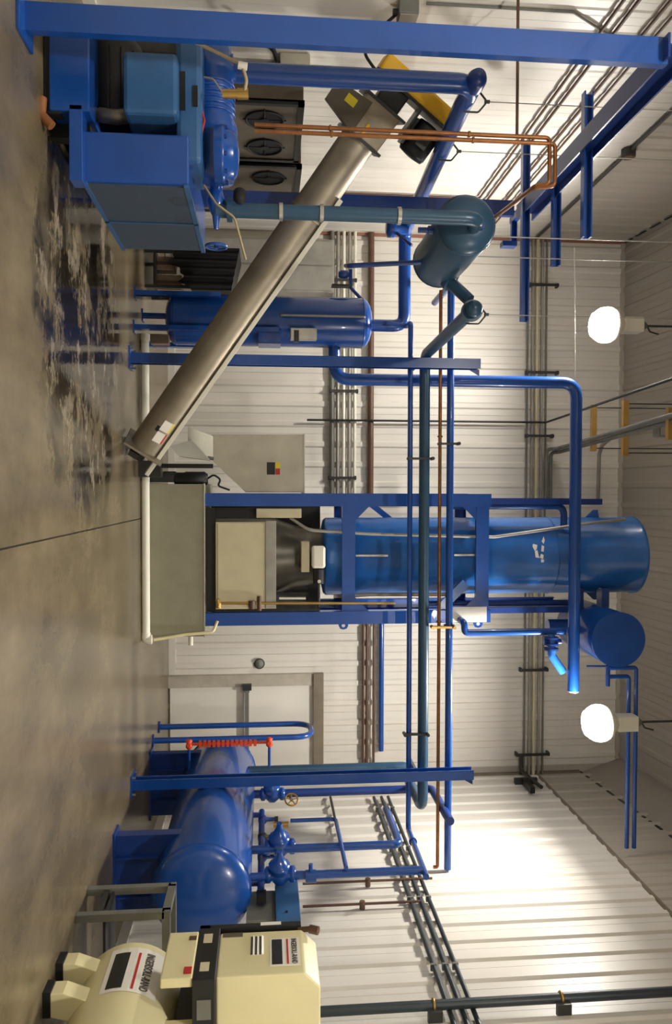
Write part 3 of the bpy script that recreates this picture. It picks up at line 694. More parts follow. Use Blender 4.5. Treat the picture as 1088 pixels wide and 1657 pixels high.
t = thing('junction_box', 'grey junction box high on the left wall feeding the conveyor cable', 'electrical box', q)
part(t, 'box', MB().box((XL+.02, q.y-.08, q.z-.08), (XL+.13, q.y+.08, q.z+.08)), GREY, bevel=.008)
part(t, 'cover_plate', MB().box((XL+.13, q.y-.07, q.z-.07), (XL+.14, q.y+.07, q.z+.07)), LGREY)
part(t, 'cable_gland', MB().cyl((XL+.08, q.y, q.z-.12), (XL+.08, q.y, q.z-.08), .025, n=8), DGREY)
q = PX(98, 478, XL+.02)
t = thing('disconnect_switch', 'silver disconnect switch on the left wall above the compressor', 'electrical box', q)
part(t, 'enclosure', MB().box((XL+.02, q.y-.13, q.z-.14), (XL+.16, q.y+.13, q.z+.13)), GALV, bevel=.01)
part(t, 'handle', MB().box((XL+.16, q.y-.1, q.z-.02), (XL+.22, q.y-.05, q.z+.12)).box((XL+.12, q.y-.17, q.z), (XL+.17, q.y-.13, q.z+.04)), ALU)
part(t, 'black_conduit', MB().tube([(XL+.08, q.y+.05, q.z-.13), (XL+.08, q.y+.05, q.z-.7)], .03, 0, 8).tube([(XL+.08, q.y, q.z-.15), (XL+.12, q.y-.35, q.z-.2), (XL+.1, q.y-.7, q.z-.55)], .02, .2, 8), RUBBER)

# ================================================================== ICE BIN, CHUTE, DRAIN
BY = 9.42
a, b = P(783, 232, BY), P(1030, 332, BY)
BZ = b.z
t = thing('ice_bin', 'grey-green insulated ice bin under the blue frame', 'bin', ((a.x+b.x)/2, BY+.6, 0))
part(t, 'bin_body', MB().box((a.x, BY, .0), (b.x, 10.75, BZ-.02)), BINM, bevel=.01)
part(t, 'bin_lid', MB().box((a.x-.008, BY-.008, BZ-.02), (b.x+.008, 10.76, BZ+.0)), BINM, bevel=.004)
part(t, 'drain_stub', MB().cyl((b.x, BY+.2, .34+.2), (b.x+.14, BY+.2, .34+.2), .03, n=10), WHITE)
DY = 9.3
a = P(542, 236, DY); b = P(1035, 236, DY)
t = pipe('drain_pipe', 'white plastic drain pipe lying on the floor along the ice bin', [(a.x, DY, .052), (b.x, DY, .052), (b.x, DY+.02, .12)], .048, WHITE, .05, n=14)
part(t, 'elbow', MB().tube([(b.x-.08, DY, .052), (b.x, DY, .052), (b.x, DY, .12)], .056, .06, 14), WHITE)
part(t, 'end_cap', MB().cyl((a.x-.01, DY, .052), (a.x+.06, DY, .052), .056, n=14), WHITE)
b2 = P(1035, 245, DY+.05); c2 = P(1022, 348, DY+.9)
pipe('cream_hose', 'thin cream hose running along the bin side', [(b.x+.01, DY+.02, .14), P(1027, 300, DY+.08), P(1023, 345, DY+.1), P(1005, 352, DY+.16)], .018, CREAM, .06, cat='hose')
# stainless chute
CHY = 9.55
poly = [P(703, 343, CHY), P(703, 493, CHY), P(797, 493, CHY), P(797, 398, CHY), P(745, 344, CHY)]
t = thing('ice_chute', 'galvanised sheet chute feeding the conveyor from the ice maker', 'chute', (poly[0].x, CHY+.25, poly[0].z))
part(t, 'chute_body', MB().prism(poly, (0, .55, 0)), GALV, bevel=.004)
part(t, 'chute_rim', MB().box((poly[1].x-.01, CHY-.012, poly[1].z-.012), (poly[2].x+.01, CHY+.56, poly[1].z+.004)), GALV)
part(t, 'inlet_throat', MB().prism([P(706, 345, CHY), P(742, 345, CHY), P(735, 304, 9.1), P(690, 304, 9.1)], (0, .3, -.02)), GALV, bevel=.004)
part(t, 'chute_tongue', MB().prism([P(712, 310, 8.95), P(745, 340, 8.95), P(738, 290, 8.8), P(722, 275, 8.8)], (0, .25, 0)), GALV)
a, b = P(748, 432, CHY), P(768, 452, CHY)
part(t, 'chute_sticker', MB().box((a.x, CHY-.004, a.z), (b.x, CHY, b.z-.05)), STICKB)
part(t, 'chute_sticker', MB().box((a.x, CHY-.004, b.z-.045), (a.x+.07, CHY, b.z+.01)), STICKY)
part(t, 'chute_sticker', MB().box((a.x+.075, CHY-.004, b.z-.045), (b.x, CHY, b.z+.01)), RED)
part(t, 'support_bar', MB().obox((P(754, 245, 9.2)+P(754, 345, 9.2))/2, X_*.025, Y_*.03, Z_*(P(754, 345, 9.2).z-P(754, 245, 9.2).z)/2), BLACK)
part(t, 'support_foot', MB().box((P(746, 245, 9.2).x, 9.1, 0), (P(772, 245, 9.2).x, 9.28, P(750, 262, 9.2).z)), DGREY)
part(t, 'brace', MB().cyl(P(735, 300, 9.3), P(742, 345, 9.5), .02, n=6), DGREY)
a = P(775, 290, 9.55)
t = thing('cutter_motor', 'small black motor between the chute and ice bin', 'motor', (a.x, 9.55, 0))
part(t, 'motor_body', MB().lathe(P(775, 282, 9.55), Z_, [(0, .05), (.02, .08), (.12, .08), (.14, .09), (.36, .09), (.4, .06)], 16), BLACK)
part(t, 'motor_bracket', MB().box((a.x-.09, 9.5, 0), (a.x+.04, 9.62, P(775, 285, 9.55).z)), DGREY)
part(t, 'motor_cable', MB().tube([P(775, 335, 9.55), P(768, 346, 9.5), P(776, 358, 9.5), P(786, 352, 9.5), P(793, 372, 9.5)], .012, .05, 8), RUBBER)

# ================================================================== ICE MAKER
x0, x1 = P(809, 560, 9.5).x, P(999, 560, 9.5).x
zt = P(809, 794, 9.5).z; fy0, fy1 = 9.5, 10.62
VXc, VYc, VR = P(898, 900, 10.08).x, 10.08, .50
vz0, vz1 = P(898, 520, 10.08).z, P(898, 1022, 10.08).z
t = thing('ice_maker', 'tall blue vertical ice maker vessel in a blue steel frame', 'ice machine', ((x0+x1)/2, 10.06, BZ))
for x in (x0, x1):
    for y in (fy0, fy1):
        part(t, 'frame_post', MB().channel((x, y, BZ), (x, y, zt), .09, .155, -Y_ if y == fy0 else Y_), BLUE)
        part(t, 'upper_rail', MB().channel((x+(.02 if x == x0 else -.05), y+.12*(1 if y == fy0 else -1), zt-.15), (x+(.02 if x == x0 else -.05), y+.12*(1 if y == fy0 else -1), P(809, 975 if x == x0 else 940, 9.6).z), .05, .075, -Y_ if y == fy0 else Y_), NAVY)
for H in (564, 780):
    z = P(900, H, fy0).z
    part(t, 'cross_beam', MB().channel((x0+.05, fy0, z), (x1-.05, fy0, z), .07, .16, -Y_), BLUE)
    part(t, 'cross_beam', MB().channel((x0+.05, fy1, z), (x1-.05, fy1, z), .07, .16, Y_), BLUE)
    for x in (x0, x1): part(t, 'side_beam', MB().box((x-.05, fy0, z-.07), (x+.05, fy1, z+.07)), BLUE)
    for s, x in ((1, x0+.06), (-1, x1-.06)):
        for v_ in (-1, 1):
            if H == 564 and v_ < 0: continue
            if H == 780 and v_ > 0: continue
            part(t, 'gusset', MB().prism([(x, fy0-.03, z+.07*v_), (x+s*.2, fy0-.03, z+.07*v_), (x, fy0-.03, z+.27*v_)], (0, .012, 0)), BLUE)
part(t, 'diagonal_brace', MB().obox(V((x0+.2, fy1-.1, (P(900, 640, fy0)).z)), V((.22, 0, .28)), V((.03, 0, -.024)), V((0, .02, 0))), BLUE)
part(t, 'diagonal_brace', MB().obox(V((x1-.25, fy0+.04, (P(900, 735, fy0)).z)), V((.16, 0, -.16)), V((.04, 0, .04)), V((0, .02, 0))), BLUE2)
sh = part(t, 'vessel_shell', MB().lathe((VXc, VYc, vz0), Z_, [(0, .36), (.02, VR-.03), (.05, VR), (vz1-vz0-.05, VR), (vz1-vz0-.04, VR+.015), (vz1-vz0+.0, VR+.015), (vz1-vz0+.02, VR-.02), (vz1-vz0+.1, VR*.6), (vz1-vz0+.13, .03)], 40), BLUE2)
part(sh, 'shell_band', MB().torus((VXc, VYc, P(898, 905, 9.6).z), Z_, VR+.002, .008, 40, 6), BLUE2)
for U in (975, 822):
    s = 1 if U > 898 else -1; z = P(U, 968, 10.0).z
    l = part(t, 'lifting_lug', MB().prism([(VXc+s*(VR-.02), VYc-.01, z-.16), (VXc+s*(VR+.10), VYc-.01, z-.03), (VXc+s*(VR+.10), VYc-.01, z+.03), (VXc+s*(VR-.02), VYc-.01, z+.05)], (0, .02, 0)), BLUE2)
for x, H in ((x1, 556), (x1, 774)):
    z = P(1010, H, fy0).z
    part(t, 'frame_lug', MB().prism([(x+.05, fy0, z-.05), (x+.1, fy0, z-.06), (x+.14, fy0, z-.04), (x+.15, fy0, z), (x+.14, fy0, z+.04), (x+.1, fy0, z+.06), (x+.05, fy0, z+.05)], (0, .02, 0)), BLUE)
    part(t, 'lug_hole', MB().cyl((x+.1, fy0-.002, z), (x+.1, fy0+.022, z), .022, n=12), WALL)
part(t, 'white_plate', MB().box((x1-.12, fy0-.06, P(995, 733, 9.44).z), (x1+.07, fy0-.05, P(995, 788, 9.44).z)), STICK)
# conical dark lower section and drive
part(t, 'drive_skirt', MB().lathe((VXc, VYc, BZ), Z_, [(0, .50), (.25, .50), (P(898, 445, 9.7).z-BZ, .49), (P(898, 478, 9.7).z-BZ, .40), (P(898, 512, 9.7).z-BZ, .36), (vz0-BZ+.05, .36)], 32), mat('dark_cast_metal', (86, 82, 72), .35, metal=.6, var=.2))
cb = part(t, 'control_box', bxp(845, 985, 349, 446, 9.46, 9.62), CREAMB, bevel=.008)
part(cb, 'box_door', bxp(847, 983, 352, 428, 9.445, 9.46), CREAMB, bevel=.006)
part(cb, 'box_top', bxp(843, 985, 430, 447, 9.44, 9.47), LGREY, bevel=.004)
part(t, 'dark_backing', bxp(822, 990, 334, 349, 9.55, 9.62), BLACK)
part(t, 'dark_fill_panel', bxp(806, 1000, 336, 518, 10.45, 10.5), BLACK)  # added black sheet, keeps the gaps behind the skirt dark
part(t, 'dark_strip', bxp(960, 985, 350, 500, 9.8, 9.86), DGREY)  # added dark strip, closes the pale gap right of the skirt
part(t, 'dark_strip', bxp(822, 838, 345, 470, 9.62, 9.7), BLACK)
part(t, 'ballast_box', bxp(823, 838, 415, 488, 9.47, 9.56), CREAMB, bevel=.006)
part(t, 'terminal_box', bxp(877, 926, 488, 501, 9.5, 9.66), CREAMB, bevel=.006)
gm = part(t, 'gear_motor', bxp(884, 920, 505, 527, 9.42, 9.56), WHITE, bevel=.03)
part(gm, 'motor_drum', MB().cyl(P(921, 516, 9.5), P(944, 516, 9.5), .07, n=16), BLACK)
part(gm, 'motor_button', MB().cyl(P(941, 517, 9.40), P(941, 517, 9.46), .022, n=10), STICK)
part(gm, 'motor_shaft', MB().cyl(P(944, 516, 9.5), P(985, 516, 9.5), .018, n=8), DGREY)
part(t, 'rod', MB().cyl(P(968, 452, 9.5), P(968, 495, 9.5), .014, n=8), WHITE)
part(t, 'copper_line', MB().tube([P(984, 350, 9.44), P(976, 356, 9.44), P(976, 640, 9.44)], .016, .03, 8), BRASS)
part(t, 'brass_valve', MB().cyl(P(972, 408, 9.42), P(985, 408, 9.42), .04, n=8).cyl(P(965, 420, 9.43), P(988, 420, 9.43), .026, n=8), BROWN)
part(t, 'brass_elbow', MB().tube([P(970, 352, 9.42), P(976, 354, 9.42), P(984, 354, 9.42)], .03, .03, 8), BRASS)
part(t, 'sensor_tube', MB().tube([P(838, 470, 9.56), P(858, 500, 9.5), P(864, 600, 9.5), P(869, 800, 9.52), P(846, 960, 9.52), P(841, 1012, 9.54)], .02, .3, 8), LGREY)
part(t, 'sensor_tube', MB().tube([P(965, 540, 9.62), P(962, 600, 9.62), P(962, 745, 9.62)], .024, .1, 8), LGREY)
part(t, 'white_rod', MB().cyl(P(899, 576, 9.56), P(899, 628, 9.56), .016, n=8), ALU)
part(t, 'white_rod', MB().cyl(P(898, 735, 9.56), P(898, 768, 9.56), .016, n=8), ALU)
def decal(poly, y): return MB().prism([P(u, h, y) for u, h in poly], (0, -.003, 0))
for pl in ([(868, 880), (876, 877), (880, 880), (874, 882)], [(880, 863), (882, 870), (888, 869), (892, 866), (884, 862)], [(892, 866), (890, 870), (899, 872), (903, 874), (902, 867)], [(882, 877), (892, 876), (893, 880), (884, 881)], [(896, 876), (902, 874), (905, 879), (898, 880)], [(905, 876), (910, 876), (910, 880), (906, 881)]):
    part(t, 'peeling_label', decal(pl, 9.578-.0), STICK)
for y in (9.68,):
    part(t, 'vapour_line', MB().tube([(VXc-.66, y, zt-.5), (VXc-.66, y, P(826, 912, 9.7).z), (VXc-.4, y, P(826, 912, 9.7).z)], .045, .12, 12), BLUE)
    part(t, 'vapour_line', MB().tube([(VXc+.58, y, zt-.8), (VXc+.58, y, P(965, 938, 9.7).z), (VXc+.4, y, P(965, 938, 9.7).z)], .04, .12, 12), NAVY)
# surge drum beside the vessel top
s0 = P(1035, 1001, 9.0); SR = .325
t = thing('surge_drum', 'blue horizontal drum high up at the ice maker top, near the lamp', 'vessel', (s0.x, 9.6, s0.z))
sd = part(t, 'drum_shell', MB().lathe(s0, Y_, [(0, SR-.01), (.02, SR), (1.15, SR), (1.24, SR*.75), (1.3, SR*.3), (1.31, .02)], 36), BLUE)
part(sd, 'end_plate', MB().cyl(s0-Y_*.012, s0+Y_*.01, SR+.008, n=36), BLUE)
part(t, 'drum_bracket', MB().box((VXc+.4, 9.7, s0.z-.24), (s0.x-.2, 9.86, s0.z-.14)), BLUE)
part(t, 'drum_bracket', MB().box((VXc+.4, 9.7, s0.z+.1), (s0.x-.2, 9.86, s0.z+.2)), BLUE)
part(t, 'outlet_neck', MB().tube([(s0.x-.05, 9.7, s0.z-.2), (s0.x-.05, 9.7, s0.z-.62)], .09, 0, 16), BLUE)
part(t, 'drain_valve', MB().tube([P(1070, 985, 9.05), P(1092, 984, 9.02), P(1110, 984, 9.02)], .028, .02, 8).cyl(P(1078, 950, 9.02), P(1078, 984, 9.02), .012, n=6), NAVY)
dv = s0.z
for k, (u0, h) in enumerate(((1095, 1018), (1081, 1030))):
    yy = 9.02
    aa = P(u0, 986, yy); bb = P(u0, h, yy); cc = P(1372, h-4, yy)
    pipe('relief_pipe', ['thin blue relief pipe beside the lamp, lower of the two', 'thin blue relief pipe beside the lamp, upper of the two'][k], [aa, V((aa.x, yy, bb.z)), V((cc.x, yy, bb.z))], .026, BLUE, .04, group='twin relief pipes')
# branch valve between header and drum
a, b = P(1000, 752, 9.3), P(1024, 752, 9.3); c = P(1024, 915, 9.3)
pipe('branch_pipe', 'blue pipe hooking up beside the ice maker frame to the flanged valve', [P(1003, 745, 9.45), P(1008, 752, 9.3), V((b.x, 9.3, a.z)), V((b.x, 9.3, c.z))], .042, BLUE, .09)
t = thing('flanged_valve', 'blue flanged valve joining the header pipe end below the drum', 'valve', P(1045, 890, 9.25))
part(t, 'valve_body', MB().tube([P(1026, 892, 9.28), P(1060, 893, 9.24), P(1088, 912, 9.22)], .05, .08, 14), BLUE2)
for U in (1032, 1042, 1050): flange(t, P(U, 892, 9.26), X_, .09, .022, NAVY)
part(t, 'bonnet', MB().cyl(P(1038, 880, 9.26), P(1038, 908, 9.26), .035, n=10), NAVY)

# ================================================================== HORIZONTAL TANK
HX = 3.70; n0 = PX(1450, 318, HX); f0 = PX(1250, 355, HX)
HR = .455; HZc = .86; hy0, hy1 = n0.y-.12, f0.y+.25
t = thing('horizontal_tank', 'big blue horizontal tank with domed ends on saddles', 'tank', (HX, (hy0+hy1)/2, 0))
sh = part(t, 'shell', MB().lathe((HX, hy0, HZc), Y_, vessel_prof(hy1-hy0, HR, .2, 8), 44), BLUE)
part(sh, 'weld_seam', MB().torus((HX, hy0+.2, HZc), Y_, HR, .007, 44, 6), BLUE)
part(sh, 'weld_seam', MB().torus((HX, hy1-.2, HZc), Y_, HR, .007, 44, 6), BLUE)
for y in (hy0+.55, hy1-.62):
    s = part(t, 'saddle', MB().prism([(HX-HR*.86, y, 0), (HX+HR*.86, y, 0), (HX+HR*.86, y, HZc-.2)]+[(HX+HR*1.0*math.sin(a_), y, HZc-HR*1.0*math.cos(a_)) for a_ in [math.radians(60-15*k) for k in range(9)]]+[(HX-HR*.86, y, HZc-.2)], (0, .12, 0)), NAVY)
    part(s, 'saddle_plate', MB().box((HX-HR*.95, y-.06, 0), (HX+HR*.95, y+.18, .02)), NAVY)
    part(s, 'saddle_rib', MB().box((HX-.2, y-.05, .02), (HX-.18, y+.17, .42)), NAVY)
    part(s, 'saddle_rib', MB().box((HX+.18, y-.05, .02), (HX+.2, y+.17, .42)), NAVY)
TT = HZc+HR
# level gauge
gx = HX-HR-.16; gy = PX(1203, 360, gx).y
a, b = P(1203, 302, gy), P(1203, 440, gy)
t = thing('level_gauge', 'orange-red ribbed level gauge on the far end of the horizontal tank', 'gauge', (gx, gy, a.z))
part(t, 'gauge_column', MB().cyl((gx, gy, a.z), (gx, gy, b.z), .018, n=8), ORANGE)
n = 13; z0, z1 = P(1203, 322, gy).z, P(1203, 418, gy).z
for i in range(n): part(t, 'gauge_rib', MB().box((gx-.035, gy-.03, z0+(z1-z0)*i/n), (gx+.035, gy+.03, z0+(z1-z0)*(i+.62)/n)), ORANGE)
for z in (a.z+.03, b.z-.03):
    v = part(t, 'gauge_valve', MB().lathe((gx-.06, gy, z), X_, [(0, .02), (.02, .045), (.05, .03), (.07, .04), (.1, .04), (.12, .02)], 12), ORANGE)
    part(v, 'valve_nut', MB().cyl((gx, gy-.05, z), (gx, gy+.05, z), .026, n=6), ORANGE)
    part(t, 'gauge_arm', MB().cyl((gx+.04, gy, z), (gx+.3, gy, z), .018, n=8), BLUE)
# hoop bollard
h0, h1 = PZ(1196, 247), PZ(1179, 257); hx = (h0.x+h1.x)/2; zt_ = PX(1188, 505, hx).z
t = thing('hoop_bollard', 'blue hairpin pipe guard standing before the exit door', 'bollard', (hx, (h0.y+h1.y)/2, 0))
part(t, 'hoop', MB().tube([(hx, h0.y, 0), (hx, h0.y, zt_), (hx, h1.y, zt_), (hx, h1.y, 0)], .038, .26, 14, 10), BLUE)
for y in (h0.y, h1.y): part(t, 'floor_flange', MB().cyl((hx, y, 0), (hx, y, .02), .08, n=16), NAVY)

# pipes and valves above the tank
def riser(U, H0, H1, x, r, label, m=BLUE, vh=None, top=None):
    q = PX(U, H0, x); z1_ = PX(U, H1, x).z
    z0_ = min(q.z, TT-.02) if abs(x-HX) < .2 else q.z
    pts = [(x, q.y, TT-.03), (x, q.y, z1_)]+([V(k) for k in top(V((x, q.y, z1_)))] if top else [])
    t = pipe('tank_riser', label, pts, r, m, .09, group='risers from the horizontal tank')
    return t, V((x, q.y, z1_))
zr = PX(1375, 660, HX-.05).z
t1, r1 = riser(1283, 480, 703, HX, .05, 'blue riser with brass handwheel valve, farthest along the tank', NAVY, top=lambda p: [V((p.x, PX(1330, 703, HX).y, p.z))])
t2, r2 = riser(1375, 420, 650, HX-.02, .042, 'blue riser with bulging control valve in the middle of the tank', BLUE, top=lambda p: [p+V((0, .9, 0))])
t3, r3 = riser(1419, 420, 690, HX-.02, .04, 'blue riser with control valve nearest the tank front', BLUE, top=None)
def gvalve(t, c, s, m, wheel=None):
    c = V(c); v = part(t, 'valve_body', MB().lathe(c-Z_*.16*s, Z_, [(0, .05*s), (.02*s, .085*s), (.06*s, .085*s), (.08*s, .06*s), (.13*s, .11*s), (.2*s, .11*s), (.26*s, .06*s), (.28*s, .085*s), (.32*s, .085*s), (.34*s, .05*s)], 16), m)
    part(v, 'bonnet', MB().lathe(c+V((-.05*s, -.02, 0)), V((-1, -.3, 0)), [(0, .1*s), (.06*s, .115*s), (.08*s, .115*s), (.09*s, .09*s), (.2*s, .035*s), (.26*s, .03*s)], 14), m)
    if wheel: handwheel(v, 'handwheel', c+V((-.2*s, -.09, wheel[1])), V((-.6, -.8, 0)), wheel[0], BRASS, 5)
gvalve(t1, PX(1285, 440, HX), .9, BLUE)
handwheel(t1, 'handwheel', PX(1294, 472, HX-.12), V((-.75, -.6, .1)), .075, BRASS, 5)
part(t1, 'wheel_stem', MB().cyl(PX(1294, 472, HX-.12), PX(1288, 468, HX), .014, n=8), DGREY)
gvalve(t2, PX(1370, 452, HX-.02), .95, BLUE)
gvalve(t3, PX(1415, 452, HX-.02), .9, BLUE)
part(t3, 'shutoff_collar', MB().cyl(PX(1418, 503, HX-.02)-Z_*.05, PX(1418, 503, HX-.02)+Z_*.05, .06, n=12).cyl(PX(1418, 503, HX-.02)-X_*.12, PX(1418, 503, HX-.02), .02, n=8), BLUE)
part(t2, 'brass_fitting', MB().cyl(PX(1335, 455, HX-.1)-Z_*.08, PX(1335, 455, HX-.1)+Z_*.08, .035, n=8).cyl(PX(1335, 455, HX-.1), PX(1335, 455, HX+.05), .025, n=8), BRASS)
# manifold lying on the tank
y0_, y1_ = PX(1300, 415, HX+.02).y, PX(1425, 415, HX+.02).y
t = thing('valve_manifold', 'blue and dark manifold of small valves along the tank top', 'manifold', (HX, (y0_+y1_)/2, TT))
part(t, 'manifold_pipe', MB().tube([(HX+.12, y0_, TT+.09), (HX+.12, y1_, TT+.09)], .035, 0, 12).tube([(HX+.12, y0_-.1, TT-.06), (HX+.12, y0_-.1, TT+.09)], .03, 0, 10).tube([(HX+.12, y1_+.15, TT-.06), (HX+.12, y1_+.15, TT+.09)], .03, 0, 10), NAVY)
for k in range(4):
    y = y0_+(y1_-y0_)*(k+.5)/4
    v = part(t, 'small_valve', MB().lathe((HX+.12, y, TT+.05), Z_, [(0, .03), (.02, .05), (.08, .05), (.1, .025), (.2, .02)], 10), [NAVY, DGREY, BLUE, DGREY][k])
    part(v, 'valve_cap', MB().cyl((HX+.12, y, TT+.24), (HX+.12, y, TT+.28), .035, n=8), [DGREY, BRASS, NAVY, GREY][k])
# small angle pipe
a = PX(1328, 470, HX-.1); b = PX(1328, 544, HX-.1); c = PX(1405, 544, HX-.1)
pipe('angle_pipe', 'thin blue angled pipe bending forward above the tank valves', [a, V((a.x, a.y, b.z)), V((a.x, PX(1405, 540, HX-.1).y, b.z))], .022, BLUE, .05)
# blue grey switch box on a post
a, b = PX(1426, 445, HX+.12), PX(1488, 487, HX+.12)
t = thing('valve_actuator', 'slate-blue upright box mounted over the tank front', 'control box', (HX+.16, (a.y+b.y)/2, TT))
bxm = MB().box((HX+.10, b.y, a.z), (HX+.3, a.y, b.z)); part(t, 'box', bxm, STEELB, bevel=.008)
part(t, 'mount_plate', MB().box((HX+.16, b.y+.1, TT-.04), (HX+.24, a.y-.1, a.z)), GREY)
part(t, 'cover_screw', MB().cyl((HX+.09, b.y+.1, a.z+.1), (HX+.10, b.y+.1, a.z+.1), .012, n=8), BLACK)
part(t, 'black_plug', MB().box((HX+.05, b.y+.3, TT+.05), (HX+.12, b.y+.42, TT+.14)), BLACK)

# ================================================================== GREY STAND
a = PZ(1447, 140); X0 = a.x; sy0, sy1 = a.y-.35, a.y+.05
zt_ = P(1450, 284, a.y).z
t = thing('steel_stand', 'low grey tubular steel stand before the horizontal tank', 'stand', (X0+.3, (sy0+sy1)/2, 0))
for x in (X0, X0+.62):
    for y in (sy0, sy1): part(t, 'leg', MB().box((x-.03, y-.03, 0), (x+.03, y+.03, zt_-.04)), GREY, bevel=.004)
part(t, 'top_frame', MB().box((X0-.03, sy0-.03, zt_-.06), (X0+.65, sy0+.03, zt_)).box((X0-.03, sy1-.03, zt_-.06), (X0+.65, sy1+.03, zt_)).box((X0-.03, sy0, zt_-.06), (X0+.03, sy1, zt_)).box((X0+.59, sy0, zt_-.06), (X0+.65, sy1, zt_)), GREY)
part(t, 'lower_rail', MB().box((X0-.02, sy0, .14), (X0+.02, sy1, .18)).box((X0, sy1-.02, .14), (X0+.62, sy1+.02, .18)), DGREY)
part(t, 'shelf', MB().box((X0, sy0, .2), (X0+.62, sy1, .22)), DGREY)

# ================================================================== AIR COMPRESSOR
FX = 3.16
yb_ = PX(1507, 420, FX).y; yf_ = PX(1578, 420, FX).y
zc0 = PX(1578, 350, FX).z; zc1 = PX(1576, 494, FX).z; zc2 = P(1620, 519, yf_).z; FXR = 4.25
t = thing('air_compressor', 'cream air compressor cabinet on its receiver in the corner', 'compressor', (3.65, 5.2, 0))
cb = part(t, 'cabinet', MB().prism([(FX, yf_, zc0), (FX, yf_, zc1), (FX+.1, yf_, zc2), (FXR, yf_, zc2), (FXR, yf_, zc0)], (0, yb_-yf_, 0)), CREAM, bevel=.012)
part(cb, 'end_band', MB().box((FX-.004, yb_-.06, zc0+.02), (FX, yb_-.01, zc0+.16)), CABM)
zz = lambda H: PX(1540, H, FX).z
yy = lambda U: PX(U, 450, FX).y
for k in range(3):
    part(cb, 'louvre', MB().prism([(FX, yy(1514), zz(409+k*7)), (FX-.012, yy(1514), zz(409+k*7)+.003), (FX, yy(1514), zz(413+k*7))], (0, yy(1543)-yy(1514), 0)), STICK)
    part(cb, 'louvre_gap', MB().box((FX-.002, yy(1543), zz(405.5+k*7)), (FX, yy(1514), zz(409+k*7))), GREYT)
np_ = part(cb, 'nameplate', MB().box((FX-.003, yy(1563), zz(437)), (FX, yy(1519), zz(485))), STICK)
part(np_, 'black_band', MB().box((FX-.005, yy(1561), zz(440)), (FX-.003, yy(1521), zz(457))), STICKB)
part(np_, 'red_stripe', MB().box((FX-.005, yy(1561), zz(464)), (FX-.003, yy(1521), zz(467))), RED)
text(np_, 'lettering', 'INGERSOLL-RAND', zz(481)-zz(472), yy(1521)-yy(1561), (FX-.0045, yy(1521), zz(472)), -Y_, Z_, GREYT)
# black base frame
zb0, zb1 = PX(1578, 313, FX).z, zc0
bf = part(t, 'base_frame', MB().box((FX-.03, yf_-.06, zb0), (FXR, yb_+.02, zb1)), BLACK, bevel=.008)
for U in (1526, 1572):
    part(bf, 'frame_window', MB().box((FX-.034, PX(U+7, 330, FX).y, zb0+.04), (FX-.03, PX(U-7, 330, FX).y, zb0+.1)), CREAMB)
part(bf, 'frame_window', MB().box((P(1618, 330, yf_-.06).x, yf_-.064, zb0+.03), (P(1650, 330, yf_-.06).x, yf_-.06, zb0+.12)), GREY)
yk = yb_+.03
fr = part(t, 'rear_frame', MB().box((FX-.02, yk, zb0), (FX+.06, yk+.05, PX(1505, 488, FX).z)).box((FX-.02, yk, zb0), (FXR, yk+.05, zb0+.08)), BLACK, bevel=.006)
part(fr, 'frame_window', MB().box((FX-.024, yk+.01, PX(1500, 422, FX).z), (FX-.02, yk+.045, PX(1500, 455, FX).z)), STICK)
part(t, 'gauge_knob', MB().tube([(FX+.02, yk, zc1-.02), (FX-.0, yk-.03, zc1+.07)], .02, 0, 8).cyl((FX, yk-.03, zc1+.06), (FX, yk-.06, zc1+.12), .03, n=10), BROWN)
# control box under the frame
pb = part(t, 'control_box', MB().box((FX-.035, PX(1592, 290, FX).y, PX(1560, 266, FX).z), (FX+.03, PX(1516, 290, FX).y, zb0)), CREAM, bevel=.01)
part(pb, 'red_tag', MB().box((FX-.04, PX(1585, 300, FX).y, zb0-.06), (FX-.035, PX(1574, 300, FX).y, zb0-.01)), RED)
part(pb, 'red_tag', MB().box((FX-.04, PX(1530, 300, FX).y, zb0-.06), (FX-.035, PX(1524, 300, FX).y, zb0-.01)), BROWN)
part(t, 'strut', MB().box((FX+.28, yf_-.04, .7), (FX+.34, yf_+.02, zb0)), CREAM)
part(t, 'strut', MB().box((FX+.9, yf_-.04, .7), (FX+.96, yf_+.02, zb0)), CREAM)
part(t, 'strut', MB().box((FX+.6, yb_-.12, .7), (FX+.66, yb_-.05, zb0)), CREAM)
part(t, 'motor_underside', MB().box((FX+.3, yf_, zb0-.12), (FXR-.1, yb_, zb0)), BLACK)
# receiver
RXc, RZc, RR = 3.64, .49, .37
rc = part(t, 'receiver', MB().lathe((RXc, 5.82, RZc), -Y_, vessel_prof(2.3, RR, .14), 36), CREAM)
ry = lambda U: PX(U, 220, RXc-RR-.01).y; rzz = lambda H: PX(1565, H, RXc-RR-.01).z; rx = RXc-RR-.002
def rplate(nm, U0, U1, H0, H1, m, dx, par):
    pl = MB(); K = 6; v = []
    for i in range(K+1):
        z = rzz(H0)+(rzz(H1)-rzz(H0))*i/K; s = max(-1, min(1, (z-RZc)/RR)); x = RXc-math.sqrt(1-s*s)*RR-dx
        v += [(x, ry(U0), z), (x, ry(U1), z)]
    pl.add(v, [(2*i, 2*i+1, 2*i+3, 2*i+2) for i in range(K)]); return part(par, nm, pl, m)
np_ = rplate('nameplate', 1531, 1600, 172, 258, STICK, .003, rc)
rplate('black_band', 1539, 1595, 180, 205, STICKB, .005, np_)
rplate('red_stripe', 1539, 1596, 219, 223, RED, .005, np_)
zc_ = rzz(232); s_ = (zc_+.02-RZc)/RR
text(np_, 'lettering', 'INGERSOLL-RAND', .06, ry(1538)-ry(1596), (RXc-math.sqrt(1-((zc_-RZc)/RR)**2)*RR-.006, ry(1538), zc_), -Y_, V((s_*.9, 0, 1)), GREYT)
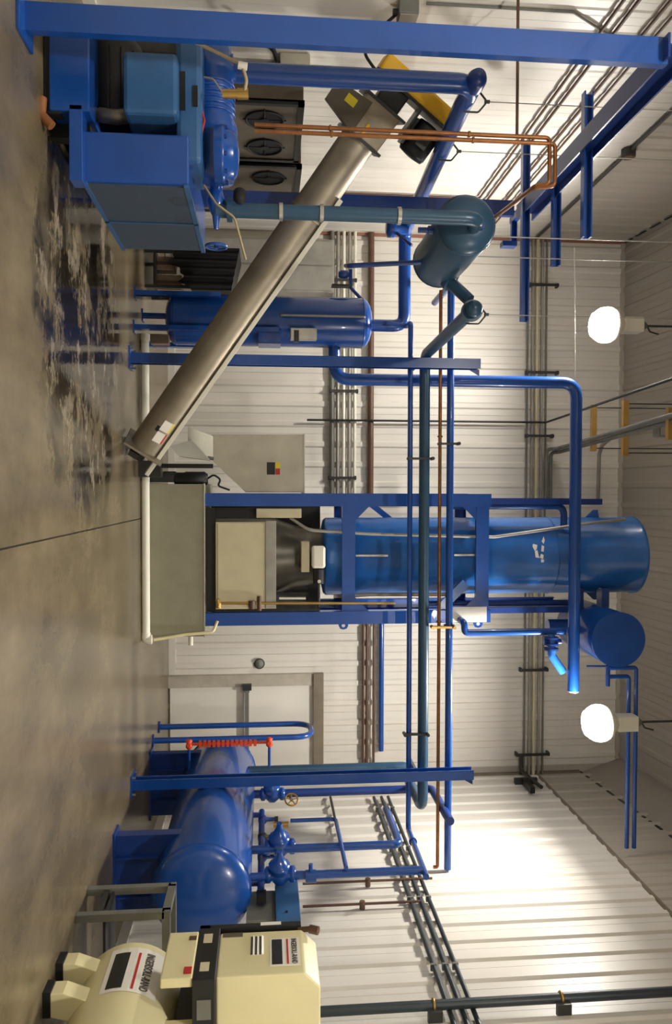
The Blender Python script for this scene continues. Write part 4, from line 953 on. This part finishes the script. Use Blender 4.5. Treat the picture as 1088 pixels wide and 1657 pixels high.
for y in (5.62, 5.3):
    f = part(t, 'foot_bracket', MB().prism([(RXc-.36, y, .05), (RXc-.2, y, .05), (RXc-.16, y, .2), (RXc-.3, y, .28), (RXc-.36, y, .13)], (0, -.14, 0)), CREAM, bevel=.006)
    part(f, 'rubber_pad', MB().box((RXc-.37, y-.14, 0), (RXc-.2, y, .05)), RUBBER)
for y in (5.62, 4.2): part(t, 'far_foot', MB().box((RXc+.2, y-.1, 0), (RXc+.32, y, .3)), CREAM)

# ================================================================== WALL CONDUITS
def run_back(H0, H1, U0, U1, r, m, label, dy, grp, name='wall_conduit'):
    a, b = lvl(P(U0, H0, YB-dy), P(U1, H1, YB-dy))
    return pipe(name, label, [a, b], r, m, cat='conduit', group=grp, n=10)
lowc = [(540, GREY), (549.5, LGREY), (559, WHITE), (568, LGREY), (577, WHITE)]
nm = ['lowest', 'second lowest', 'middle', 'second highest', 'highest']
for i, (h, m) in enumerate(lowc):
    run_back(h, h-5, 374, 812, .034 if i == 0 else .026, m, 'pale back wall conduit behind the vertical tank, %s of five' % nm[i], .08, 'lower back wall conduits')
run_back(603, 598, 372, 812, .046, BROWN, 'brown insulated pipe on the back wall above the five pale conduits', .09, None, 'insulated_pipe')
for i, (h, r) in enumerate(((589, .02), (595, .026), (606, .02))):
    run_back(h+1, h-3, 995, 1262, r, BROWN, 'brown back wall pipe right of the ice maker, %s of three' % ['lowest', 'middle', 'highest'][i], .09, 'brown pipes right of the ice maker', 'insulated_pipe')
run_back(619, 616, 995, 1215, .038, BLUE, 'blue back wall pipe right of the ice maker, above the brown ones', .1, None, 'blue_pipe')
upc = [(856, GREY, .015), (864, LGREY, .02), (871, CREAMB, .026), (879, LGREY, .02), (886, GREY, .014)]
for i, (h, m, r) in enumerate(upc):
    run_back(h+1, h-9, 388, 1256, r, m, 'long conduit high on the back wall, %s of five' % nm[i], .08, 'upper back wall conduits')
for i, (U, h0, h1) in enumerate(((460, 858, 905), (602, 853, 905), (705, 853, 897), (1085, 843, 888), (1222, 836, 890), (452, 534, 578), (632, 534, 580), (773, 532, 577))):
    a, b = P(U, h0, YB-.13), P(U, h1, YB-.13)
    up = i < 5
    t = thing('strut_bracket', 'dark strut bracket on the %s conduits, %s from the left' % ('upper' if up else 'lower', ['first', 'second', 'third', 'fourth', 'fifth'][i if up else i-5]), 'bracket', (a.x, YB-.04, a.z), 'conduit strut brackets')
    part(t, 'strut', MB().box((a.x-.018, YB-.14, a.z), (a.x+.018, YB-.11, b.z)), DGREY)
    part(t, 'wall_tab', MB().box((a.x-.03, YB-.12, a.z), (a.x+.03, YB-.03, a.z+.03)), DGREY)
    part(t, 'wall_tab', MB().box((a.x-.03, YB-.12, b.z-.03), (a.x+.03, YB-.03, b.z)), DGREY)
# black drop conduit and its run under the roof
a, b = P(680, 497, YB-.16), P(683, 884, YB-.16); x = (a.x+b.x)/2
e_ = P(613, 1088, 7.4)
pipe('black_conduit', 'thin black conduit dropping down the back wall left of the ice maker', [(x, YB-.16, a.z), (x, YB-.16, b.z), e_, e_+(e_-V((x, YB-.16, b.z)))*.25], .016, BLACK, .05, cat='conduit')
a = P(727, 893, YB-.16); e_ = P(672, 1088, 7.6); e2 = e_+(e_-a)*.2
for k in range(2):
    o = V((.05*k, -.04*k, .04*k)); q = P(812, 884+7*k, YB-.16)
    pipe('roof_conduit', ['grey conduit sweeping from under the roof to the back wall, lower one', 'grey conduit sweeping from under the roof to the back wall, upper one'][k], [V((q.x, YB-.16, q.z)), V((a.x+o.x, YB-.16, q.z)), V((a.x+o.x, YB-.3, a.z+.03+o.z)), e_+o, e2+o], .028, GREY, .14, cat='conduit', group='roof conduits')
for k, (U0, U1, H, f) in enumerate(((655, 730, 961, .32), (648, 738, 1012, .55), (660, 712, 1085, .97))):
    y = a.lerp(e_, f).y; p, q = lvl(P(U0, H, y), P(U1, H, y))
    t = thing('trapeze_hanger', 'golden strut trapeze under the roof conduits, %s from the back wall' % ['first', 'second', 'third'][k], 'hanger', p, 'golden trapeze hangers')
    part(t, 'trapeze_bar', MB().box((p.x, y-.03, p.z-.035), (q.x, y+.03, p.z+.035)), GOLD)
    for x in (p.x+.04, q.x-.04): part(t, 'rod', MB().cyl((x, y, p.z), (x, y, roof_z(y)-.03), .008, n=6), DGREY)
a = P(745, 968, 11.2)
pipe('grey_drop', 'grey conduit bending down beside the golden trapeze hangers', [P(700, 1000, 10.6), P(720, 975, 11.2), P(735, 970, 11.4), P(812, 968, 11.6)], .03, LGREY, .1, cat='conduit')
q = P(695, 1075, 8.2)
t = thing('roof_box', 'grey junction box hanging on the roof conduits at the picture top', 'electrical box', q)
part(t, 'box', MB().box((q.x-.08, 8.12, q.z-.09), (q.x+.08, 8.28, q.z+.09)), GREY, bevel=.008)
part(t, 'box_cover', MB().box((q.x-.07, 8.11, q.z-.08), (q.x+.07, 8.12, q.z+.08)), LGREY)
part(t, 'box_rod', MB().cyl((q.x, 8.2, q.z+.08), (q.x, 8.2, roof_z(8.2)-.03), .01, n=6), DGREY)
# left wall conduits
def run_left(z, y0, y1, r, m, label, grp, drop=None, dx=.05):
    pts = [(XL+dx, y0, z), (XL+dx, y1, z)]+([(XL+dx, y1, drop)] if drop else [])
    return pipe('wall_conduit', label, pts, r, m, .06, cat='conduit', group=grp, n=10)
G = 'left wall conduits'
run_left(4.26, 2.5, 10.22, .015, BROWN, 'dark conduit on the left wall, lowest of four', G, 2.0)
run_left(4.38, 5.9, 10.34, .016, BROWN, 'dark conduit on the left wall, second lowest and ending short', G, 2.0)
run_left(4.63, 2.5, 11.7, .016, BROWN, 'dark conduit on the left wall, second highest of four', G)
run_left(4.75, 2.5, 11.7, .013, BROWN, 'dark conduit on the left wall, highest of four', G)
run_left(5.57, 2.5, 11.7, .018, DGREY, 'thin conduit along the left wall seam below the roof', G)
q = PX(242, 1014, XL+.02)
t = thing('seam_box', 'small dark octagonal box on the left wall seam conduit', 'electrical box', (XL+.04, q.y, 5.57))
part(t, 'box', MB().cyl((XL+.02, q.y, 5.57), (XL+.1, q.y, 5.57), .085, n=8), DGREY)
part(t, 'box_lid', MB().cyl((XL+.1, q.y, 5.57), (XL+.115, q.y, 5.57), .07, n=8), BROWN)
a = PX(10, 690, XL+.04); b = PX(19, 930, XL+.04); yv = (a.y+b.y)/2
pipe('grey_conduit', 'thin grey conduit rising on the left wall at the picture corner', [(XL+.03, yv, a.z), (XL+.03, yv, b.z), (XL+.03, yv+.5, b.z+.75)], .012, GREY, .05, cat='conduit')
pipe('thin_tube', 'thin pale tube strung between the gantry arms and the header pipe', [P(400, 930, 8.6), P(612, 931, 9.1)], .006, WHITE, cat='tube', n=6)
# conduits on the right wall
def zr_(U, H): return PX(U, H, XR-.06).z
for i, (h0, h1, yn) in enumerate(((599, 742, 3.5), (612, 762, 3.5), (624, 779, 3.5))):
    z = (PX(1288, h0, XR-.07).z+PX(1650, h1, XR-.07).z)/2
    t = pipe('wall_conduit', 'dark conduit along the ribbed right wall, %s of three' % ['lowest', 'middle', 'highest'][i], [(XR-.07, 11.0, z), (XR-.07, yn, z)], .022, SLATE, cat='conduit', group='right wall conduits', n=10)
    for k in range(6): part(t, 'clip', MB().box((XR-.093, 10.6-k*1.2-.012, z-.028), (XR-.03, 10.6-k*1.2+.012, z+.026)), GREY)
# dark vertical pipe near the corner
q = PX(1621, 800, XR-.13); x = XR-.13
t = pipe('dark_standpipe', 'dark slate vertical pipe on the right wall by the air compressor', [(x, q.y, .3), (x, q.y, roof_z(q.y)-.08)], .042, SLATE, cat='pipe', n=16)
for H, U in ((700, 1640), (912, 1615)):
    z = PX(1621, H, x).z
    s = part(t, 'pipe_clamp', MB().torus((x, q.y, z), Z_, .045, .014, 16, 6), BRASS)
    part(s, 'clamp_bracket', MB().box((x, q.y-.09, z-.06), (XR-.02, q.y-.04, z+.06)), DGREY)
# small pipes on the right wall above the tank
for i, (U, H0, H1) in enumerate(((1430, 490, 700), (1467, 490, 682))):
    a, b = PX(U, H0, XR-.09), PX(U-8, H1, XR-.09)
    t = pipe('brown_conduit', ['thin brown conduit rising on the right wall behind the tank valves', 'thin brown conduit with a tee on the right wall, nearer the viewer'][i], [(XR-.09, a.y, a.z), (XR-.09, a.y, b.z)], .014, BROWN, cat='conduit', group='brown conduits on the right wall')
    part(t, 'tee', MB().cyl((XR-.12, a.y, (a.z+b.z)/2), (XR-.03, a.y, (a.z+b.z)/2), .03, n=8), BROWN)
a, b = PX(1290, 535, XR-.07), PX(1360, 560, XR-.07)
pipe('bracket_conduit', 'short dark conduit low on the right wall behind the handwheel valve', [(XR-.07, a.y, a.z), (XR-.07, b.y, a.z)], .018, DGREY, cat='conduit')
# cluster in the far right corner
q = PX(1265, 870, XR-.1)
t = thing('corner_fitting', 'dark pull elbow where upper conduits meet the right wall corner', 'fitting', (XR-.1, YB-.3, 5.35))
part(t, 'elbow', MB().tube([(XR-.35, YB-.1, 5.42), (XR-.1, YB-.12, 5.42), (XR-.1, YB-.8, 5.5)], .03, .1, 10), DGREY)
part(t, 'elbow_cover', MB().box((XR-.14, YB-.9, 5.3), (XR-.05, YB-.55, 5.37)), BLACK)
part(t, 'strap', MB().box((XR-.12, YB-.5, 5.2), (XR-.03, YB-.44, 5.55)), DGREY)
